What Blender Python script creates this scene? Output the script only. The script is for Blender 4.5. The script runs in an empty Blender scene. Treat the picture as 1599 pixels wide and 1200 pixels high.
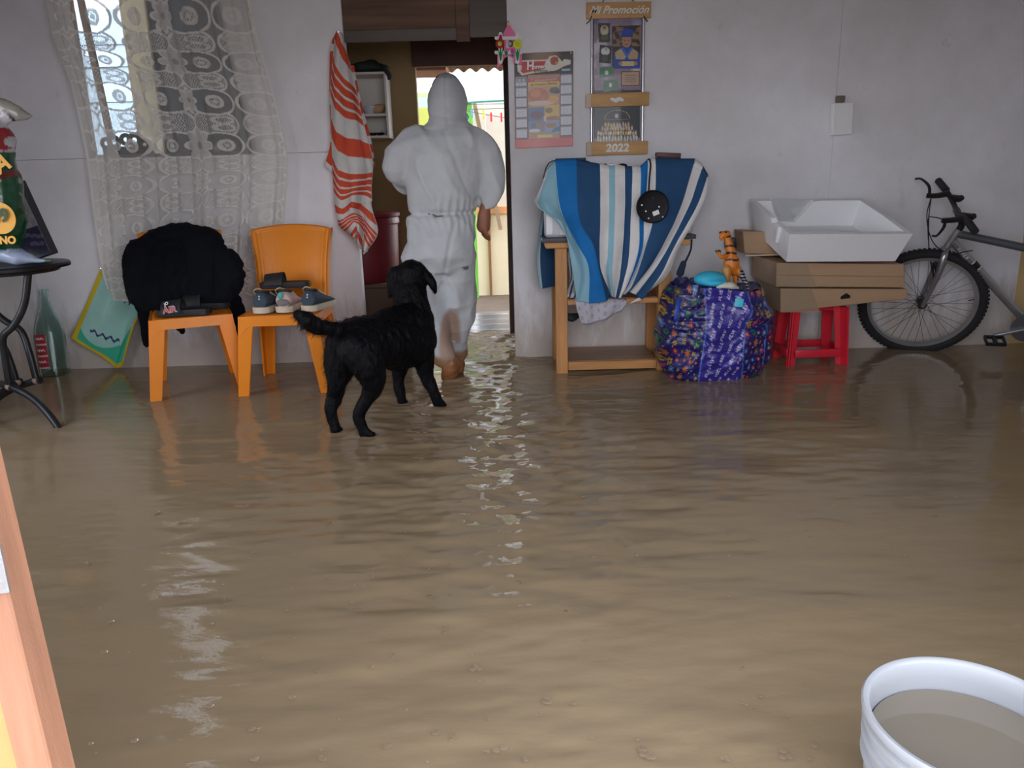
import bpy, bmesh, math, random
import numpy as np
from mathutils import Vector, Matrix
random.seed(7); rng = np.random.default_rng(7)
scene = bpy.context.scene
COL = scene.collection
PI = math.pi

# ------------------------------------------------------------------ camera
F = 1200.0; TH = math.radians(14.7); RO = 0.027; H = 1.0
CAM = Vector((0, 0, H))
rv, uv_, fv = Vector((1, 0, 0)), Vector((0, math.sin(TH), math.cos(TH))), Vector((0, math.cos(TH), -math.sin(TH)))
Rc = rv * math.cos(RO) - uv_ * math.sin(RO)
Uc = rv * math.sin(RO) + uv_ * math.cos(RO)
cam = bpy.data.cameras.new('camera'); camo = bpy.data.objects.new('camera', cam); COL.objects.link(camo)
cam.sensor_width = 36; cam.lens = F / 1599 * 36; cam.clip_start = 0.05; cam.clip_end = 200
m = Matrix((Rc, Uc, -fv)).transposed().to_4x4(); m.translation = CAM
camo.matrix_world = m
scene.camera = camo

def ray(px, py):
    return Rc * ((px - 799.5) / F) + Uc * ((600 - py) / F) + fv
def P(px, py, Y):
    d = ray(px, py); return CAM + d * ((Y - CAM.y) / d.y)
def PZ(px, py, z=0.0):
    d = ray(px, py); return CAM + d * ((z - CAM.z) / d.z)

def pj(p):
    d = Vector(p) - CAM; z = d.dot(fv); return 799.5 + F * d.dot(Rc) / z, 600 - F * d.dot(Uc) / z

# ------------------------------------------------------------------ view, world, lights
scene.view_settings.view_transform = 'Standard'; scene.view_settings.look = 'None'
scene.view_settings.gamma = 1; scene.view_settings.use_curve_mapping = False
scene.view_settings.exposure = 2.38
scene.cycles.use_denoising = True
scene.cycles.max_bounces = 10; scene.cycles.diffuse_bounces = 6; scene.cycles.transparent_max_bounces = 12
scene.cycles.sample_clamp_indirect = 6
w = bpy.data.worlds.new('overcast_sky'); scene.world = w; w.use_nodes = True
nt = w.node_tree; bg = nt.nodes['Background']
tc = nt.nodes.new('ShaderNodeTexCoord'); sp = nt.nodes.new('ShaderNodeSeparateXYZ'); rp = nt.nodes.new('ShaderNodeValToRGB')
nt.links.new(tc.outputs['Generated'], sp.inputs[0]); nt.links.new(sp.outputs['Z'], rp.inputs[0]); nt.links.new(rp.outputs[0], bg.inputs[0])
rp.color_ramp.elements[0].color = (1.15, 1.17, 1.25, 1); rp.color_ramp.elements[1].position = .8; rp.color_ramp.elements[1].color = (0.52, 0.56, 0.66, 1)
bg.inputs[1].default_value = 1.0
def portal(loc, sx, sy, direction):
    l = bpy.data.lights.new('sky_portal', 'AREA'); l.shape = 'RECTANGLE'; l.size = sx; l.size_y = sy
    l.cycles.is_portal = True
    o = bpy.data.objects.new('sky_portal', l); COL.objects.link(o); o.location = loc
    o.rotation_euler = Vector(direction).to_track_quat('-Z', 'Y').to_euler()

W = PZ(805, 558).y          # back wall plane
YF = 0.78                   # front wall plane
CEIL = 2.55
XL = PZ(65, 585).x          # left corner
XR = 3.6

# ------------------------------------------------------------------ helpers
def lin(c):
    c = c / 255.0
    return c / 12.92 if c <= 0.04045 else ((c + 0.055) / 1.055) ** 2.4
def A(r, g, b, k=1.0):
    return tuple(min(0.9, lin(x) * k) for x in (r, g, b))
def S(r, g, b, k=1.9):       # colour as seen in the dim room -> albedo
    return A(r, g, b, k)

def tag(o, label, cat, group=None, kind=None):
    o['label'] = label; o['category'] = cat
    if group: o['group'] = group
    if kind: o['kind'] = kind
    return o
def thing(name, label, cat, loc=(0, 0, 0), group=None):
    o = bpy.data.objects.new(name, None); COL.objects.link(o); o.location = loc; o.empty_display_size = .05
    return tag(o, label, cat, group)
def struct_root(name, loc=(0, 0, 0)):
    o = bpy.data.objects.new(name, None); COL.objects.link(o); o.location = loc; o['kind'] = 'structure'; return o
def link(name, me, m=None, parent=None, label=None, smooth=False):
    o = bpy.data.objects.new(name, me); COL.objects.link(o)
    if m and not me.materials: me.materials.append(m)
    if parent:
        o.parent = parent
        if parent.parent: o.matrix_parent_inverse = (parent.parent.matrix_local @ parent.matrix_local).inverted() if False else Matrix()
    if label: o['label'] = label
    if smooth: me.shade_smooth()
    return o
def fin(name, bm, m=None, parent=None, label=None, smooth=True, angle=40, world=True, kind=None):
    """bmesh given in world coords (world=True) or local to parent"""
    if world and parent is not None:
        off = parent_off(parent)
        for v in bm.verts: v.co = off @ v.co
    bmesh.ops.recalc_face_normals(bm, faces=bm.faces)
    me = bpy.data.meshes.new(name); bm.to_mesh(me); bm.free()
    o = link(name, me, m, parent, label)
    if smooth:
        me.shade_smooth()
        try: me.set_sharp_from_angle(angle=math.radians(angle))
        except Exception: pass
    if kind: o['kind'] = kind
    return o
def parent_off(p):
    M = Matrix()
    chain = []
    while p is not None: chain.append(p); p = p.parent
    for q in reversed(chain): M = M @ q.matrix_basis
    return M.inverted()

def noise_nodes(nt, scale, detail=4, rough=.55, vec=None):
    n = nt.nodes.new('ShaderNodeTexNoise'); n.inputs['Scale'].default_value = scale
    n.inputs['Detail'].default_value = detail; n.inputs['Roughness'].default_value = rough
    if vec: nt.links.new(vec, n.inputs['Vector'])
    return n
_m = {}
def mat(name, col, rough=.6, metal=0., var=.12, vscale=6., bump=.15, bscale=60., spec=.5, stretch=None, trans=0., ior=1.45, coat=0., sub=0., sheen=0., alpha=1.):
    if name in _m: return _m[name]
    M = bpy.data.materials.new(name); M.use_nodes = True; nt = M.node_tree; b = nt.nodes['Principled BSDF']
    tc = nt.nodes.new('ShaderNodeTexCoord'); vec = tc.outputs['Object']
    if stretch:
        mp = nt.nodes.new('ShaderNodeMapping'); mp.inputs['Scale'].default_value = stretch
        nt.links.new(vec, mp.inputs[0]); vec = mp.outputs[0]
    n = noise_nodes(nt, vscale, 5, .6, vec)
    r = nt.nodes.new('ShaderNodeValToRGB'); r.color_ramp.elements[0].position = .3; r.color_ramp.elements[1].position = .7
    c = Vector(col[:3])
    r.color_ramp.elements[0].color = (*(c * (1 - var)), 1); r.color_ramp.elements[1].color = (*[min(.95, x * (1 + var)) for x in c], 1)
    nt.links.new(n.outputs['Fac'], r.inputs[0]); nt.links.new(r.outputs[0], b.inputs['Base Color'])
    b.inputs['Roughness'].default_value = rough; b.inputs['Metallic'].default_value = metal
    b.inputs['Specular IOR Level'].default_value = spec; b.inputs['IOR'].default_value = ior
    b.inputs['Transmission Weight'].default_value = trans; b.inputs['Coat Weight'].default_value = coat
    b.inputs['Sheen Weight'].default_value = sheen
    b.inputs['Alpha'].default_value = alpha
    if bump:
        n2 = noise_nodes(nt, bscale, 4, .6, vec)
        bp = nt.nodes.new('ShaderNodeBump'); bp.inputs['Strength'].default_value = bump; bp.inputs['Distance'].default_value = .01
        nt.links.new(n2.outputs['Fac'], bp.inputs['Height']); nt.links.new(bp.outputs[0], b.inputs['Normal'])
    _m[name] = M; return M
def paintmat(name, rough=.6, bump=.1, bscale=80, spec=.4, transl=0., coat=0.):
    if name in _m: return _m[name]
    M = bpy.data.materials.new(name); M.use_nodes = True; nt = M.node_tree; b = nt.nodes['Principled BSDF']
    a = nt.nodes.new('ShaderNodeAttribute'); a.attribute_name = 'Col'
    tc = nt.nodes.new('ShaderNodeTexCoord')
    n = noise_nodes(nt, 9, 4, .6, tc.outputs['Object'])
    mx = nt.nodes.new('ShaderNodeMix'); mx.data_type = 'RGBA'; mx.blend_type = 'MULTIPLY'; mx.inputs[0].default_value = .25
    nt.links.new(a.outputs['Color'], mx.inputs[6]); nt.links.new(n.outputs['Fac'], mx.inputs[7]); nt.links.new(mx.outputs[2], b.inputs['Base Color'])
    b.inputs['Roughness'].default_value = rough; b.inputs['Specular IOR Level'].default_value = spec; b.inputs['Coat Weight'].default_value = coat
    if bump:
        n2 = noise_nodes(nt, bscale, 4, .6, tc.outputs['Object'])
        bp = nt.nodes.new('ShaderNodeBump'); bp.inputs['Strength'].default_value = bump; bp.inputs['Distance'].default_value = .01
        nt.links.new(n2.outputs['Fac'], bp.inputs['Height']); nt.links.new(bp.outputs[0], b.inputs['Normal'])
    if transl:
        t = nt.nodes.new('ShaderNodeBsdfTranslucent'); nt.links.new(mx.outputs[2], t.inputs[0])
        ms = nt.nodes.new('ShaderNodeMixShader'); ms.inputs[0].default_value = transl
        nt.links.new(b.outputs[0], ms.inputs[1]); nt.links.new(t.outputs[0], ms.inputs[2]); nt.links.new(ms.outputs[0], nt.nodes['Material Output'].inputs[0])
    _m[name] = M; return M

# --- shapes into a bmesh
def box(bm, c, s, rot=None, bev=0., seg=2):
    M = Matrix.Translation(Vector(c)) @ (rot.to_4x4() if rot is not None else Matrix()) @ Matrix.Diagonal((s[0], s[1], s[2], 1))
    g = bmesh.ops.create_cube(bm, size=1.0, matrix=M)
    if bev:
        es = list({e for v in g['verts'] for e in v.link_edges})
        bmesh.ops.bevel(bm, geom=es, offset=bev, segments=seg, affect='EDGES', profile=.5)
def boxb(bm, lo, hi, bev=0., seg=2):
    lo, hi = Vector(lo), Vector(hi); d = hi - lo
    box(bm, (lo + hi) / 2, (abs(d.x), abs(d.y), abs(d.z)), None, bev, seg)
def frame_from(d, hint=Vector((0, 0, 1))):
    d = d.normalized()
    if abs(d.dot(hint)) > .95: hint = Vector((0, 1, 0)) if abs(d.y) < .9 else Vector((1, 0, 0))
    a = hint.cross(d).normalized(); b = d.cross(a).normalized()
    return a, b
def loft(bm, rings, cap=True, closed=True):
    """rings: list of lists of points"""
    vs = [[bm.verts.new(p) for p in r] for r in rings]
    n = len(vs[0])
    for i in range(len(vs) - 1):
        for j in range(n if closed else n - 1):
            k = (j + 1) % n
            bm.faces.new((vs[i][j], vs[i][k], vs[i + 1][k], vs[i + 1][j]))
    if cap and closed:
        bm.faces.new(list(reversed(vs[0]))); bm.faces.new(vs[-1])
    return vs
def crs(pts, n):
    pts = [Vector(p) for p in pts]
    if len(pts) < 3:
        return [pts[0].lerp(pts[-1], i / n) for i in range(n + 1)]
    out = []; k = len(pts) - 1
    for i in range(n + 1):
        t = i / n * k; j = min(int(t), k - 1); f = t - j
        p0 = pts[max(j - 1, 0)]; p1 = pts[j]; p2 = pts[j + 1]; p3 = pts[min(j + 2, k)]
        out.append(.5 * ((2 * p1) + (-p0 + p2) * f + (2 * p0 - 5 * p1 + 4 * p2 - p3) * f * f + (-p0 + 3 * p1 - 3 * p2 + p3) * f ** 3))
    return out
def tube(bm, pts, r, n=10, steps=None, flat=1.0, hint=Vector((0, 0, 1))):
    """polyline tube; r number or list; smooth if steps"""
    pts = [Vector(p) for p in pts]
    rr = [r] * len(pts) if isinstance(r, (int, float)) else list(r)
    if steps:
        q = crs(pts, steps); rr = [np.interp(i / steps * (len(pts) - 1), range(len(pts)), rr) for i in range(steps + 1)]; pts = q
    rings = []; a0 = None
    for i, p in enumerate(pts):
        d = (pts[min(i + 1, len(pts) - 1)] - pts[max(i - 1, 0)])
        if d.length < 1e-9: d = Vector((0, 0, 1))
        d.normalize()
        if a0 is None: a, b = frame_from(d, hint)
        else:
            a = (a0 - d * a0.dot(d)).normalized(); b = d.cross(a)
        a0 = a
        rings.append([p + (a * math.cos(t) * rr[i] + b * math.sin(t) * rr[i] * flat) for t in [2 * PI * k / n for k in range(n)]])
    loft(bm, rings)
def limb(bm, pts, rad, n=16, steps=16, ax=(1, 1)):
    """tapered closed limb with rounded ends; ax = cross-section x / y scaling in world axes"""
    pts = [Vector(p) for p in pts]
    q = crs(pts, steps); rr = [float(np.interp(i / steps * (len(pts) - 1), range(len(pts)), rad)) for i in range(steps + 1)]
    d0 = (q[0] - q[1]).normalized(); d1 = (q[-1] - q[-2]).normalized()
    P_ = []; R_ = []
    for k in (0, 30, 60):
        t = math.radians(k); P_.append(q[0] + d0 * rr[0] * math.cos(t)); R_.append(max(.02 * rr[0], rr[0] * math.sin(t)))
    P_ += q; R_ += rr
    for k in (60, 30, 0):
        t = math.radians(k); P_.append(q[-1] + d1 * rr[-1] * math.cos(t)); R_.append(max(.02 * rr[-1], rr[-1] * math.sin(t)))
    rings = []; a0 = None
    for i, p in enumerate(P_):
        d = (P_[min(i + 1, len(P_) - 1)] - P_[max(i - 1, 0)]).normalized()
        if a0 is None: a, b = frame_from(d)
        else: a = (a0 - d * a0.dot(d)).normalized(); b = d.cross(a)
        a0 = a
        ring = []
        for k in range(n):
            t = 2 * PI * k / n; o = a * math.cos(t) * R_[i] + b * math.sin(t) * R_[i]
            ring.append(p + Vector((o.x * ax[0], o.y * ax[1], o.z)))
        rings.append(ring)
    loft(bm, rings)
def ell(bm, c, s, rot=None, n=16):
    M = Matrix.Translation(Vector(c)) @ (rot.to_4x4() if rot is not None else Matrix()) @ Matrix.Diagonal((s[0], s[1], s[2], 1))
    bmesh.ops.create_uvsphere(bm, u_segments=n, v_segments=max(6, n // 2 + 2), radius=1, matrix=M)
def lathe(bm, prof, c=(0, 0, 0), n=40, M=None):
    rings = []
    for r, z in prof:
        ring = [Vector((r * math.cos(2 * PI * k / n), r * math.sin(2 * PI * k / n), z)) for k in range(n)]
        if M is not None: ring = [M @ p for p in ring]
        rings.append([p + Vector(c) for p in ring])
    loft(bm, rings)
def prism(bm, poly, o, ux, uy, un, th):
    """polygon (2D) extruded by th along un"""
    o, ux, uy, un = Vector(o), Vector(ux), Vector(uy), Vector(un)
    a = [bm.verts.new(o + ux * p[0] + uy * p[1]) for p in poly]
    b = [bm.verts.new(o + ux * p[0] + uy * p[1] + un * th) for p in poly]
    n = len(poly)
    bm.faces.new(a); bm.faces.new(list(reversed(b)))
    for i in range(n): bm.faces.new((a[i], b[i], b[(i + 1) % n], a[(i + 1) % n]))

# --- numpy noise
def vnoise(p, freq, seed=0):
    q = np.asarray(p, float) * freq + 1000.0
    i = np.floor(q).astype(np.int64); f = q - i; f = f * f * (3 - 2 * f)
    def h(ix, iy, iz):
        n = (ix * 374761393 + iy * 668265263 + iz * 2147483647 + seed * 974711) & 0x7fffffff
        n = ((n ^ (n >> 13)) * 1274126177) & 0x7fffffff
        n = n ^ (n >> 16)
        return (n & 0xffff) / 65535.0
    out = 0
    for a in (0, 1):
        for b in (0, 1):
            for c in (0, 1):
                wgt = (f[..., 0] if a else 1 - f[..., 0]) * (f[..., 1] if b else 1 - f[..., 1]) * (f[..., 2] if c else 1 - f[..., 2])
                out = out + wgt * h(i[..., 0] + a, i[..., 1] + b, i[..., 2] + c)
    return out * 2 - 1
def fbm(p, freq, oct=3, seed=0):
    s = 0; a = 1
    for k in range(oct):
        s = s + a * vnoise(p, freq * 2 ** k, seed + k); a *= .5
    return s

def setcol(me, cols, alpha=None):
    ca = me.color_attributes.new('Col', 'FLOAT_COLOR', 'POINT')
    d = np.ones((len(me.vertices), 4), np.float32); d[:, :3] = cols
    if alpha is not None: d[:, 3] = alpha
    ca.data.foreach_set('color', d.ravel())
def verts_of(me):
    a = np.empty(len(me.vertices) * 3, np.float32); me.vertices.foreach_get('co', a); return a.reshape(-1, 3).astype(float)
def gridmesh(name, pos, cols=None, alpha=None, closeu=False):
    """pos: (nv, nu, 3)"""
    nv, nu = pos.shape[:2]
    idx = np.arange(nv * nu).reshape(nv, nu)
    if closeu: idx = np.concatenate([idx, idx[:, :1]], 1)
    f = np.stack([idx[:-1, :-1], idx[:-1, 1:], idx[1:, 1:], idx[1:, :-1]], -1).reshape(-1, 4)
    me = bpy.data.meshes.new(name)
    me.vertices.add(nv * nu); me.vertices.foreach_set('co', pos.reshape(-1).astype(np.float32))
    me.loops.add(f.size); me.loops.foreach_set('vertex_index', f.ravel().astype(np.int32))
    me.polygons.add(len(f)); me.polygons.foreach_set('loop_start', np.arange(0, f.size, 4, dtype=np.int32))
    me.update(calc_edges=True); me.validate()
    if cols is not None: setcol(me, cols.reshape(-1, 3), None if alpha is None else alpha.ravel())
    me.shade_smooth()
    return me
def sheet(name, cols, nu, nv, m, parent=None, colfn=None, disp=None, thick=.004, label=None, alpha=None):
    """cols: list of control columns, each list of 3D points; colfn(U (0..ncols-1), V(0..1))->(n,n,3)"""
    C_ = np.array([[list(p) for p in crs(c, nv - 1)] for c in cols])          # ncol, nv, 3
    k = len(cols) - 1
    U = np.linspace(0, k, nu)
    pos = np.zeros((nv, nu, 3))
    for d in range(3):
        for i in range(nv):
            pos[i, :, d] = np.interp(U, range(k + 1), C_[:, i, d])
    UU, VV = np.meshgrid(U, np.linspace(0, 1, nv))
    if disp is not None: pos = pos + disp(UU, VV, pos)
    if parent is not None:
        off = parent_off(parent); Mx = np.array(off)
        pos = pos @ Mx[:3, :3].T + Mx[:3, 3]
    me = gridmesh(name, pos, colfn(UU, VV, pos) if colfn else None, alpha)
    o = link(name, me, m, parent, label)
    if thick:
        s = o.modifiers.new('thickness', 'SOLIDIFY'); s.thickness = thick; s.offset = 0
    return o

def organic(name, build, voxel, m, parent=None, smooth=5, disp=None, label=None, paint=None, world=True):
    bm = bmesh.new(); build(bm)
    bmesh.ops.recalc_face_normals(bm, faces=bm.faces)
    me = bpy.data.meshes.new('t'); bm.to_mesh(me); bm.free()
    o = bpy.data.objects.new('t', me); COL.objects.link(o)
    r = o.modifiers.new('r', 'REMESH'); r.mode = 'VOXEL'; r.voxel_size = voxel; r.use_smooth_shade = True
    if smooth:
        s = o.modifiers.new('s', 'SMOOTH'); s.iterations = smooth; s.factor = .5
    dg = bpy.context.evaluated_depsgraph_get(); dg.update()
    me2 = bpy.data.meshes.new_from_object(o.evaluated_get(dg)); bpy.data.objects.remove(o); bpy.data.meshes.remove(me)
    me2.name = name
    v = verts_of(me2)
    if disp is not None:
        nn = np.empty(len(me2.vertices) * 3, np.float32); me2.vertices.foreach_get('normal', nn); nn = nn.reshape(-1, 3)
        v = v + nn * disp(v, nn)[:, None]
    if paint is not None: setcol(me2, paint(v))
    if parent is not None and world:
        Mx = np.array(parent_off(parent)); v = v @ Mx[:3, :3].T + Mx[:3, 3]
    me2.vertices.foreach_set('co', v.astype(np.float32).ravel()); me2.update()
    me2.shade_smooth(); me2.materials.clear()
    return link(name, me2, m, parent, label)

class Canvas:
    def __init__(s, w, h, col):
        s.w, s.h = w, h; s.a = np.ones((h, w, 3)) * np.array(col)
        s.y, s.x = np.mgrid[0:h, 0:w].astype(float)
    def rect(s, x0, y0, x1, y1, c): s.a[(s.x >= x0) & (s.x < x1) & (s.y >= y0) & (s.y < y1)] = c
    def ell(s, cx, cy, rx, ry, c, ang=0):
        dx, dy = s.x - cx, s.y - cy; ca, sa = math.cos(ang), math.sin(ang)
        u = (dx * ca + dy * sa) / rx; v = (-dx * sa + dy * ca) / ry
        s.a[u * u + v * v < 1] = c
    def poly(s, pts, c):
        ins = np.zeros(s.x.shape, bool); n = len(pts)
        for i in range(n):
            x0, y0 = pts[i]; x1, y1 = pts[(i + 1) % n]
            if y0 == y1: continue
            cond = ((s.y >= min(y0, y1)) & (s.y < max(y0, y1))) & (s.x < (x1 - x0) * (s.y - y0) / (y1 - y0) + x0)
            ins ^= cond
        s.a[ins] = c
    def line(s, x0, y0, x1, y1, wd, c):
        dx, dy = x1 - x0, y1 - y0; L = dx * dx + dy * dy + 1e-9
        t = np.clip(((s.x - x0) * dx + (s.y - y0) * dy) / L, 0, 1)
        s.a[(s.x - x0 - t * dx) ** 2 + (s.y - y0 - t * dy) ** 2 < wd * wd] = c
    def noise(s, amp, f, seed=0):
        n = fbm(np.stack([s.x, s.y, 0 * s.x], -1), f, 2, seed); s.a = np.clip(s.a * (1 + amp * n[..., None]), 0, .9)
    def mix(s, mask, c): s.a = s.a * (1 - mask[..., None]) + np.array(c) * mask[..., None]
    def samp(s, u, v):   # u,v 0..1, v from the top
        i = np.clip((v * (s.h - 1)).round().astype(int), 0, s.h - 1); j = np.clip((u * (s.w - 1)).round().astype(int), 0, s.w - 1)
        return s.a[i, j]
def flatprint(name, cv, tl, tr, bl, m, parent, thick=.002, label=None):
    """a flat sheet carrying a canvas"""
    tl, tr, bl = np.array(tl), np.array(tr), np.array(bl)
    off = parent_off(parent) if parent else Matrix(); Mx = np.array(off)
    U, V = np.meshgrid(np.linspace(0, 1, cv.w), np.linspace(0, 1, cv.h))
    pos = tl + U[..., None] * (tr - tl) + V[..., None] * (bl - tl)
    pos = pos @ Mx[:3, :3].T + Mx[:3, 3]
    me = gridmesh(name, pos, cv.a)
    o = link(name, me, m, parent, label)
    s = o.modifiers.new('thickness', 'SOLIDIFY'); s.thickness = thick; s.offset = 0
    return o
def text(name, s, size, m, parent, loc, shear=0., extrude=.001, align='CENTER', rot=None, bold=0., label=None, sx=1.):
    cu = bpy.data.curves.new('t', 'FONT'); cu.body = s; cu.size = size; cu.shear = shear; cu.extrude = extrude; cu.offset = bold
    cu.align_x = align; cu.align_y = 'CENTER'; cu.resolution_u = 3
    o = bpy.data.objects.new('t', cu); COL.objects.link(o)
    dg = bpy.context.evaluated_depsgraph_get(); dg.update()
    me = bpy.data.meshes.new_from_object(o.evaluated_get(dg)); bpy.data.objects.remove(o)
    R = (rot if rot is not None else Matrix.Rotation(PI / 2, 3, 'X')).to_4x4()
    me.transform(parent_off(parent) @ Matrix.Translation(Vector(loc)) @ R @ Matrix.Diagonal((sx, 1, 1, 1)))
    me.materials.clear(); me.name = name
    return link(name, me, m, parent, label)

# ------------------------------------------------------------------ materials
def wallmat(name, col, stain=1.0, grain=1.):
    M = bpy.data.materials.new(name); M.use_nodes = True; nt = M.node_tree; b = nt.nodes['Principled BSDF']
    g = nt.nodes.new('ShaderNodeNewGeometry'); sx = nt.nodes.new('ShaderNodeSeparateXYZ'); nt.links.new(g.outputs['Position'], sx.inputs[0])
    n1 = noise_nodes(nt, 1.3, 5, .65, g.outputs['Position'])
    r1 = nt.nodes.new('ShaderNodeValToRGB'); r1.color_ramp.elements[0].position = .32; r1.color_ramp.elements[1].position = .62
    c = Vector(col); r1.color_ramp.elements[0].color = (c.x * .84, c.y * .82, c.z * .79, 1); r1.color_ramp.elements[1].color = (*c, 1)
    nt.links.new(n1.outputs['Fac'], r1.inputs[0])
    # rising damp and drips near the base, vertically streaked
    mp = nt.nodes.new('ShaderNodeMapping'); mp.inputs['Scale'].default_value = (5, 5, 1.2); nt.links.new(g.outputs['Position'], mp.inputs[0])
    n2 = noise_nodes(nt, 1.6, 5, .7, mp.outputs[0])
    mr = nt.nodes.new('ShaderNodeMapRange'); mr.inputs[1].default_value = 0.0; mr.inputs[2].default_value = .55; mr.inputs[3].default_value = .62; mr.inputs[4].default_value = 0.0
    nt.links.new(sx.outputs['Z'], mr.inputs[0])
    ad = nt.nodes.new('ShaderNodeMath'); ad.operation = 'ADD'; nt.links.new(n2.outputs['Fac'], ad.inputs[0]); nt.links.new(mr.outputs[0], ad.inputs[1])
    r2 = nt.nodes.new('ShaderNodeValToRGB'); r2.color_ramp.elements[0].position = .66; r2.color_ramp.elements[1].position = 1.12 if False else 1.0
    r2.color_ramp.elements[0].color = (0, 0, 0, 1); r2.color_ramp.elements[1].color = (.8 * stain, .8 * stain, .8 * stain, 1)
    nt.links.new(ad.outputs[0], r2.inputs[0])
    mx = nt.nodes.new('ShaderNodeMix'); mx.data_type = 'RGBA'; mx.inputs[7].default_value = (c.x * .55, c.y * .46, c.z * .36, 1)
    nt.links.new(r2.outputs[0], mx.inputs[0]); nt.links.new(r1.outputs[0], mx.inputs[6])
    # small scuffs
    n3 = noise_nodes(nt, 7, 6, .75, g.outputs['Position'])
    r3 = nt.nodes.new('ShaderNodeValToRGB'); r3.color_ramp.elements[0].position = .64; r3.color_ramp.elements[1].position = .76
    r3.color_ramp.elements[0].color = (1, 1, 1, 1); r3.color_ramp.elements[1].color = (.80, .74, .68, 1)
    nt.links.new(n3.outputs['Fac'], r3.inputs[0])
    m2 = nt.nodes.new('ShaderNodeMix'); m2.data_type = 'RGBA'; m2.blend_type = 'MULTIPLY'; m2.inputs[0].default_value = grain
    nt.links.new(mx.outputs[2], m2.inputs[6]); nt.links.new(r3.outputs[0], m2.inputs[7]); nt.links.new(m2.outputs[2], b.inputs['Base Color'])
    b.inputs['Roughness'].default_value = .75
    n4 = noise_nodes(nt, 30, 5, .6, g.outputs['Position']); bp = nt.nodes.new('ShaderNodeBump'); bp.inputs['Strength'].default_value = .18; bp.inputs['Distance'].default_value = .01
    nt.links.new(n4.outputs['Fac'], bp.inputs['Height']); nt.links.new(bp.outputs[0], b.inputs['Normal'])
    return M
WALL = wallmat('wall_paint', (.85, .85, .90))
CEILM = mat('ceiling_board', (.20, .17, .15), .8)
DIRT = mat('mud_floor', (.14, .10, .07), .8)
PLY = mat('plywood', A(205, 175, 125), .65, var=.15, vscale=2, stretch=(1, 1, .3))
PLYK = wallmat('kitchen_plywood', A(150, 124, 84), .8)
WOOD = mat('pine', A(190, 134, 78), .5, var=.22, vscale=4, bump=.1, bscale=30, stretch=(8, 8, .8))
WOODH = mat('pine_horizontal', A(190, 134, 78), .5, var=.22, vscale=4, bump=.1, bscale=30, stretch=(.8, 8, 8))
DARKWOOD = mat('dark_timber', A(70, 40, 32), .6, var=.3, vscale=3)
BLACK = mat('black_plastic', (.012, .012, .014), .35, var=.05)
BLACKM = mat('black_rubber', (.02, .02, .022), .7, var=.1)
CHROME = mat('chrome', (.6, .6, .62), .25, 1.0, var=.05, bump=.02)
WHITEP = mat('white_paint', (.75, .75, .76), .5, var=.05)

# ------------------------------------------------------------------ setting
Xo1 = PZ(576, 562).x; Xo2 = PZ(805, 558).x      # opening to the kitchen
TK = .07
xw0 = P(138, 240, W).x; xw1 = P(411, 240, W).x; zsill = P(270, 244, W).z; ztop = 2.42
zseam = P(70, 255, W).z
def panel(root, lo, hi, m, name='panel', bev=.0015):
    bm = bmesh.new(); boxb(bm, lo, hi, bev, 1); return fin(name, bm, m, root, smooth=False)
wb = struct_root('wall_back', (0, W, 0))
G = .0007
Xs = P(1300, 230, W).x; Xe = P(1583, 480, W).x
panel(wb, (XL - .1, W, -.06), (xw1 - .6, W + TK, zsill - G), WALL)
panel(wb, (xw1 - .6, W, -.06), (Xo1, W + TK, zsill - G), WALL)
panel(wb, (XL - .1, W, zsill + G), (xw0, W + TK, ztop), WALL)
panel(wb, (xw1, W, zsill + G), (Xo1, W + TK, CEIL), WALL)
panel(wb, (XL - .1, W, ztop), (xw1, W + TK, CEIL), WALL)
panel(wb, (Xo2, W, -.06), (Xs - G, W + TK, CEIL), WALL)
panel(wb, (Xs + G, W, -.06), (Xe - G, W + TK, CEIL), WALL)
panel(wb, (Xe + G, W + .01, -.06), (XR, W + TK, CEIL), PLY)
bm = bmesh.new()
for x0, x1, z0, z1 in ((XL, xw1 - .5, .0, zsill - .02), (xw1 - .7, Xo1 - .02, 0, zsill - .02), (XL, xw0 - .03, zsill - .1, ztop), (Xs - .05, Xs + .05, 0, 2.4), (Xe - .05, Xe + .05, 0, 2.4)):
    boxb(bm, (x0, W + TK, z0), (x1, W + TK + .04, z1))
fin('stud_backing', bm, DARKWOOD, wb, smooth=False)

LY0, LY1, LZ0, LZ1 = 1.2, 3.1, .35, 1.45      # wide low window in the left wall, out of frame: light falls from the left
bm = bmesh.new()
for lo_, hi_ in (((YF, -.06), (LY0, CEIL)), ((LY1, -.06), (W, CEIL)), ((LY0, -.06), (LY1, LZ0)), ((LY0, LZ1), (LY1, CEIL))):
    boxb(bm, (XL - .07, lo_[0], lo_[1]), (XL, hi_[0], hi_[1]))
wl = fin('wall_left', bm, WALL, smooth=False); wl['kind'] = 'structure'
portal((XL - .08, (LY0 + LY1) / 2, (LZ0 + LZ1) / 2), LY1 - LY0, LZ1 - LZ0, (1, 0, 0))
bm = bmesh.new(); boxb(bm, (XR, YF, -.06), (XR + .07, W, CEIL)); o = fin('wall_right', bm, WALL, smooth=False); o['kind'] = 'structure'
YK = PZ(760, 521).y        # kitchen far wall
KXL, KXR = Xo1 - .42, Xo2 + 1.6
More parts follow.
